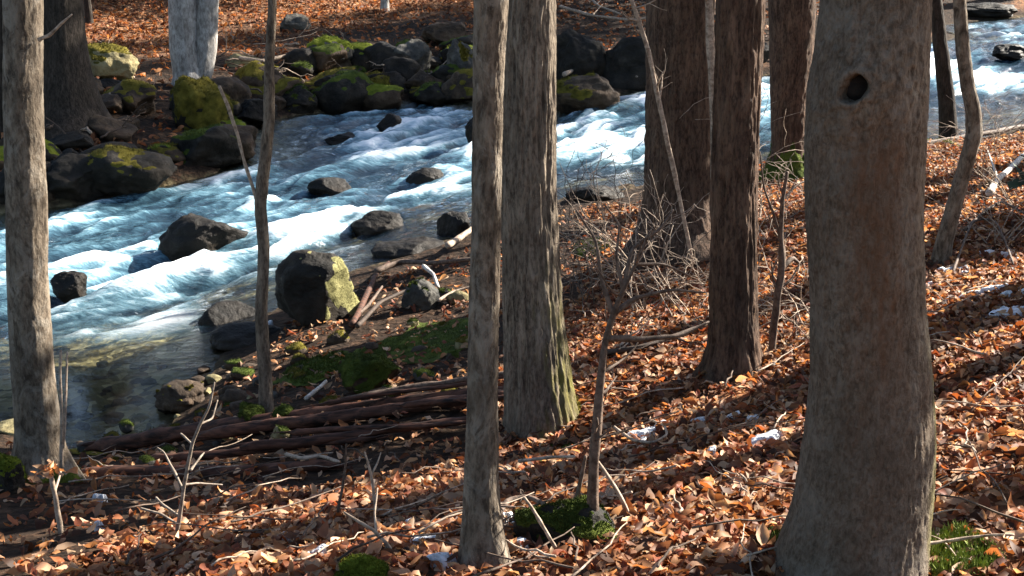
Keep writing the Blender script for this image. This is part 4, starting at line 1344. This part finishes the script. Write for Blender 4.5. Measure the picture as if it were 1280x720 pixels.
# ------------------------------------------------------------------ snow
SN = [(1238, 372, 34, 16, 'largest old snow patch in the shade at the right'), (1208, 378, 22, 12, 'small snow patch left of the largest one'), (1228, 322, 26, 12, 'snow patch behind the largest one, under thin twigs'),
      (1158, 362, 14, 12, 'snow scrap touching the right edge of the massive trunk'), (958, 556, 40, 20, 'bluish snow patch in shade left of the massive trunk'), (941, 534, 14, 6, 'tiny bright snow fleck above the bluish patch'),
      (800, 548, 46, 18, 'snow patch inside the looped twig'), (822, 538, 18, 10, 'snow scrap at the right end of the looped twig'), (528, 680, 30, 16, 'snow scrap left of the slender front trunk foot'),
      (546, 708, 34, 20, 'snow patch at the bottom edge left of the slender front trunk'), (126, 628, 12, 7, 'small snow fleck in the dark lower left'), (124, 668, 10, 10, 'smallest snow fleck lowest in the dark left'),
      (648, 684, 16, 16, 'snow scrap right of the slender front trunk foot'), (395, 700, 26, 12, 'faint snow patch in the shade at the bottom left'), (1262, 395, 40, 8, 'thin streak of snow on leaves at the right edge'), (335, 412, 10, 6, 'snow fleck beside the lone sapling')]
_r = np.random.default_rng(77)
SN += [(_r.uniform(*a), _r.uniform(*b), _r.uniform(8, 20), 8, 'small scrap of old snow caught among the fallen leaves') for a, b in [((1165, 1280), (315, 400))] * 9 + [((860, 1000), (530, 580))] * 3 + [((330, 700), (640, 715))] * 9]
for k, (px, py, w_, h_, lb) in enumerate(SN):
    p = hit(px, py)
    rx = w_ * p[1] / F / 2 * 1.5
    ry = max(rx * .6, .03)
    nr_, na = 26, 64
    rad = np.linspace(0, 1, nr_)
    an = np.linspace(0, 2 * math.pi, na, endpoint=False)
    Rg, Ag = np.meshgrid(rad, an, indexing='ij')
    wob = 1 + .8 * fbm(np.cos(Ag) * 1.5, np.sin(Ag) * 1.5, 0, 700 + k, 3)
    X = p[0] + rx * Rg * wob * np.cos(Ag)
    Y = p[1] + ry * Rg * wob * np.sin(Ag)
    Z = ground_rough(X, Y) + (.022 + .03 * rx) * (1 - Rg ** 6) * (1 + .9 * fbm(X * 16, Y * 16, 0, 800 + k, 3)) - .05 * Rg ** 6 + .022
    idx = np.arange(nr_ * na).reshape(nr_, na)
    hole = (1 - Rg) * .9 + 1.25 * fbm((X - p[0]) / rx * 2.6, (Y - p[1]) / ry * 2.6, 0, 720 + k, 4)
    Z = Z - .07 * sstep(.28, .02, hole)
    Q = np.stack([idx[:-1], idx[1:], np.roll(idx, -1, 1)[1:], np.roll(idx, -1, 1)[:-1]], -1).reshape(-1, 4)
    tag(mesh_obj('snow_patch', np.stack([X, Y, Z], -1).reshape(-1, 3), [list(dict.fromkeys(q)) for q in Q.tolist()] if False else Q, M['snow'], None, origin=p), lb, 'snow', 'old snow patches')


# ------------------------------------------------------------------ leaf litter
def scatter(n, fx, fy, seed):
    r = np.random.default_rng(seed)
    y = r.uniform(*fy, n)
    x = r.uniform(*fx, n)
    return x, y, r


def litter_pts(x, y, r, dens):
    z = ground_rough(x, y)
    dpt = water_h(x, y) - z
    ok = (r.random(len(x)) < dens) & ((dpt < -.10) | (y < 5.5))
    return x[ok], y[ok], z[ok]


# near bank
x, y, r = scatter(210000, (-5.5, 7.5), (2.4, 17), 5)
inview = np.abs(x) < y * .47 + .5
pr_ = np.clip(9.0 / (y + 1.0), .25, 1.0)
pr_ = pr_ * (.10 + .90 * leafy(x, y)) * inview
pr_ *= .55 + .6 * sstep(-.35, .25, fbm(x * 1.1, y * 1.1, 0, 17, 3))
x, y, z = litter_pts(x, y, r, pr_)
z = z + r.uniform(.003, .042, len(x))
V, Q, cc = build_leaves(np.stack([x, y, z], 1), np.tile([0, -.1, 1.0], (len(x), 1)), r, (.038, .10), None, .34)
print('near leaves', len(x))
lf = mesh_obj('leaf_litter', V, Q, M['leaf'], attrs={'tint': cc})
tag(lf, kind='stuff')
lf['label'] = 'curled brown and orange fallen leaves covering the near bank'
# far bank
x, y, r = scatter(90000, (-20, 22), (17, 50), 6)
fb = water_h(x, y)
farside = (-(x - O[0]) * FD[1] + (y - O[1]) * FD[0]) > 1.0
ok = farside & (np.abs(x) < y * .45 + 1)
x, y = x[ok], y[ok]
x, y, z = litter_pts(x, y, r, .22 + .75 * leafy(x, y))
V, Q, cc = build_leaves(np.stack([x, y, z + r.uniform(.01, .08, len(x))], 1), np.tile([0, -.35, 1.0], (len(x), 1)), r, (.09, .2), LEAF_COLS[[0, 1, 3, 4, 6, 7]], .6)
print('far leaves', len(x))
lf = mesh_obj('leaf_litter', V, Q, M['leaf'], attrs={'tint': cc})
tag(lf, kind='stuff')
lf['label'] = 'reddish fallen leaves covering the far bank'

# small fallen twigs among the leaves
for k in range(150):
    rg = np.random.default_rng(1500 + k)
    px, py = (rg.uniform(640, 1280), rg.uniform(300, 715)) if k % 3 else (rg.uniform(120, 640), rg.uniform(560, 715))
    p = hit(px, py)
    a = rg.uniform(0, math.pi)
    d = np.array([math.cos(a), math.sin(a), 0])
    ln = rg.uniform(.15, .7)
    t = np.linspace(-.5, .5, 9)
    P = p[None, :] + d[None, :] * (t * ln)[:, None] + np.cumsum(rg.normal(0, .008, (9, 3)), 0)
    P[:, 2] = ground_rough(P[:, 0], P[:, 1]) + rg.uniform(.05, .08) + np.cumsum(rg.normal(0, .007, 9))
    mb = MB()
    mb.tube(P, np.linspace(rg.uniform(.003, .006), .002, 9), 5)
    tag(mb.build('fallen_twig', M[['twig', 'twig_pale', 'twig_dark', 'twig_pale'][k % 4]], None, origin=p), 'thin fallen twig lying loose on the brown leaves of the near bank', 'twig', 'loose twigs on the near bank')


# ground moss patches and green tufts
def ground_moss(px, py, rx, ry, mat, label, fuzz=3000, thick=.03, seed=0, flen=.022):
    c = hit(px, py)
    a, b_ = hit(px - rx, py), hit(px, py - ry)
    wx, wy = abs(c[0] - a[0]), abs(b_[1] - c[1])
    n = 70
    X, Y = np.meshgrid(np.linspace(-1.4, 1.4, n) * wx + c[0], np.linspace(-1.4, 1.4, n) * wy + c[1], indexing='ij')
    Z = ground_rough(X, Y) + .012
    e = np.sqrt(((X - c[0]) / wx) ** 2 + ((Y - c[1]) / wy) ** 2) + .5 * fbm(X * 5 / max(wx, .1) * .3, Y * 5 / max(wy, .1) * .3, 0, seed + 90, 4)
    m = sstep(1.05, .55, e)
    idx = np.arange(n * n).reshape(n, n)
    Q = np.stack([idx[:-1, :-1], idx[1:, :-1], idx[1:, 1:], idx[:-1, 1:]], -1).reshape(-1, 4)
    V = np.stack([X, Y, Z], -1).reshape(-1, 3)
    N = np.tile([0, -.1, 1.0], (len(V), 1))
    o = moss_shell('moss_patch', V, Q, N, m.ravel(), mat, None, thick, fuzz, flen, seed)
    if o: tag(o, label, 'moss', kind=None)


ground_moss(545, 425, 55, 22, M['moss_green'], 'green moss carpet on the near bank left of the slender trunk', 4000, .02, 1, .012)
ground_moss(690, 572, 60, 14, M['moss_green'], 'thin dark moss spread round the foot of the furrowed trunk', 1800, .015, 9, .01)
ground_moss(490, 432, 34, 12, M['moss_green'], 'bright green moss on the near bank above the mossy stone', 2500, .015, 10, .01)
ground_moss(400, 462, 45, 14, M['moss_green'], 'low olive moss on the bank right of the lone sapling', 2000, .03, 2)
ground_moss(742, 312, 28, 12, M['moss_green'], 'small green moss patch at the shore right of the furrowed trunk', 1800, .04, 3)
ground_moss(1190, 694, 62, 30, M['green'], 'bright green tuft of moss and grass at the lower right', 2200, .02, 4, .03)
ground_moss(150, 560, 60, 10, M['moss_gold'], 'yellowish moss along the pool edge by the leftmost trunk', 1500, .02, 5)
ground_moss(970, 690, 28, 14, M['moss_green'], 'little moss patch at the left foot of the massive tree', 1200, .03, 6)
ground_moss(1160, 178, 22, 6, M['moss_bright'], 'yellow-green moss at the foot of the thin leaning stem', 1000, .05, 7)
ground_moss(1160, 170, 1, 1, M['moss_bright'], '', 0, .02, 8) if False else None


# ------------------------------------------------------------------ trees outside the frame, added to shade the scene
def hemlock(x, y, h, rad, seed, label, zlo=.3, dens=1.0):
    z0 = float(ground_h(x, y))
    root = empty('evergreen_tree', (x, y, z0 - .1))
    tag(root, label, 'tree', 'evergreen trees')
    rg = np.random.default_rng(seed)
    mb = MB()
    t = np.linspace(0, 1, 14)
    P = np.stack([x + 0 * t, y + 0 * t, z0 - .1 + h * t], 1)
    mb.tube(P, .022 * h * (1 - .9 * t) + .01, 12)
    mb.build('trunk', M['bark_dark'], root)
    Vs = []
    nb = int(90 * dens)
    for i in range(nb):
        f = zlo + (1 - zlo) * (i / nb) ** .9
        L = rad * (1 - (f - zlo) / (1 - zlo + 1e-6)) ** .7 + .25
        a = i * 2.39996 + rg.uniform(-.3, .3)
        o = np.array([x, y, z0 + h * f])
        d = np.array([math.cos(a), math.sin(a), -.18])
        m = int(34 * L)
        u = rg.uniform(.1, 1, m) * L
        c = o + d * u[:, None] + rg.normal(0, 1, (m, 3)) * np.array([.22, .22, .07]) * (L / 2) - np.array([0, 0, .06]) * (u ** 2)[:, None]
        q = rg.normal(0, 1, (m, 3)) * np.array([1, 1, .35])
        q /= np.linalg.norm(q, axis=1)[:, None]
        p2 = np.cross(q, rg.normal(0, .3, (m, 3)) + np.array([0, 0, 1]))
        p2 /= np.linalg.norm(p2, axis=1)[:, None]
        s1, s2 = rg.uniform(.12, .24, (m, 1)), rg.uniform(.03, .06, (m, 1))
        Vs.append(np.stack([c - q * s1, c + p2 * s2, c + q * s1, c - p2 * s2], 1).reshape(-1, 3))
    V = np.concatenate(Vs)
    mesh_obj('crown', V, np.arange(len(V)).reshape(-1, 4), M['needles'], root, smooth=False)
    return root


SUN_AZ, SUN_EL = R(60), R(33)
sun_h = np.array([math.sin(SUN_AZ), math.cos(SUN_AZ)])


def shade_tree(x, y, rad, label, seed, h=9):
    z0 = float(ground_h(x, y))
    root = empty('bare_tree', (x, y, z0))
    tag(root, label, 'tree', 'bare trees added outside the frame for shade')
    t = np.linspace(0, 1, 60)
    P = np.stack([x + .25 * fbm(t * 2, t * 0, 0, seed, 2), y + .25 * fbm(t * 2 + 9, t * 0, 0, seed, 2), z0 - .2 + h * t], 1)
    rr = rad * (1 - .65 * t)
    trunk_mesh('trunk', P, rr, M['bark_brown'], root, 'furrow', seed, 50, .05)
    crown(root, P, rr, seed + 1, z0 + h * .66, M['twig'], 7, 1.6)


for k, (x, y, h, rd, wh) in enumerate([(-24, 44, 14, 3, 'farthest to the left'), (-16, 50, 15, 3.2, 'far to the left at the ridge'), (-7, 50, 15, 3.2, 'at the ridge left of the middle'), (2, 52, 15, 3.2, 'at the ridge behind the middle'),
                                       (11, 54, 15, 3.2, 'at the ridge right of the middle'), (20, 52, 15, 3.2, 'at the ridge far to the right'), (-27, 33, 14, 3, 'to the far left near the stream'), (14, 45, 14, 2.2, 'right of the massive tree up the slope')]):
    hemlock(x, y, h, rd, 660 + k, 'evergreen of the forest beyond the stream, ' + wh, .22, .8)
shade_tree(3.3, 6.35, .11, 'slim bare tree added out of frame to shade the lower foreground', 505, 12)  # unseen shadow casters, placed along the sun line of each shade band
shade_tree(3.7, 7.1, .3, 'bare tree added out of frame to shade the middle ground', 502, 12)
shade_tree(8.3, 14.6, .34, 'bare tree added out of frame to shade the reddish-brown scaly trunk', 503, 12)
hemlock(5.36, 6.15, 6.4, .75, 600, 'small evergreen added out of frame to keep sun off the massive tree', .6)
hemlock(4.9, 9.8, 1.9, .5, 604, 'low evergreen bush added out of frame to shade the right snow', .1, .7)
hemlock(5.6, 10.45, 8, .48, 601, 'slim evergreen added out of frame to shade the lower left bank', .5, 1.2)
hemlock(7.2, 13.15, 9, .68, 602, 'tall evergreen added out of frame to shade the upper near bank', .45, 1.3)
FAR = [(3.95, 29, 10, 1.5), (17.5, 31.7, 20, 2.6), (18, 35.6, 20, 2.8), (8.0, 39, 13, 3.0), (-4, 39, 12, 2.6), (17.6, 33.5, 20, 2.6), (-11, 39, 12, 3), (4.5, 36, 11, 2.2), (19.5, 41.3, 20, 2.6), (-17, 38, 12, 3)]  # evergreens placed to keep the sun off the far bank
FL = ['behind the reddish-brown scaly trunk', 'at the upper right beyond the white water', 'at the upper right higher up the bank', 'high on the far slope behind the massive tree',
      'high on the far slope behind the lone sapling', 'at the upper right between the two tall ones', 'high on the far slope above the pale twin trunk', 'on the far slope above the reddish-brown scaly trunk', 'at the upper right, tallest on the slope', 'high on the far slope above the leftmost trunk']
for k, (x, y, h, rd) in enumerate(FAR):
    hemlock(x, y, h, rd, 610 + k, 'evergreen added for shade on the far side ' + FL[k], .58 if h > 15 else .3)

# ------------------------------------------------------------------ light
world = bpy.data.worlds.new('World')
scene.world = world
world.use_nodes = True
wn = world.node_tree
wn.nodes.clear()
wo = wn.nodes.new('ShaderNodeOutputWorld')
bg = wn.nodes.new('ShaderNodeBackground')
sky = wn.nodes.new('ShaderNodeTexSky')
sky.sky_type = 'NISHITA'
sky.sun_disc = False
sky.dust_density = 1.2
sky.ozone_density = 0.8
sky.sun_elevation = SUN_EL
sky.sun_rotation = SUN_AZ
bg.inputs['Strength'].default_value = 0.05
wn.links.new(sky.outputs[0], bg.inputs[0])
wn.links.new(bg.outputs[0], wo.inputs[0])
sd = bpy.data.lights.new('sun', 'SUN')
sd.energy = 5.0
sd.angle = R(0.55)
sd.color = (1.0, 0.93, 0.82)
so = bpy.data.objects.new('sun', sd)
dirv = Vector((sun_h[0] * math.cos(SUN_EL), sun_h[1] * math.cos(SUN_EL), math.sin(SUN_EL)))
so.rotation_euler = (-dirv).to_track_quat('-Z', 'Y').to_euler()
so.location = tuple(dirv * 40)
col.objects.link(so)

scene.view_settings.view_transform = 'Standard'
scene.view_settings.look = 'None'
scene.view_settings.exposure = 2.25
scene.view_settings.gamma = 1.0
scene.cycles.use_denoising = True
scene.cycles.max_bounces = 6
scene.cycles.transparent_max_bounces = 8
scene.cycles.caustics_reflective = False
scene.cycles.caustics_refractive = False
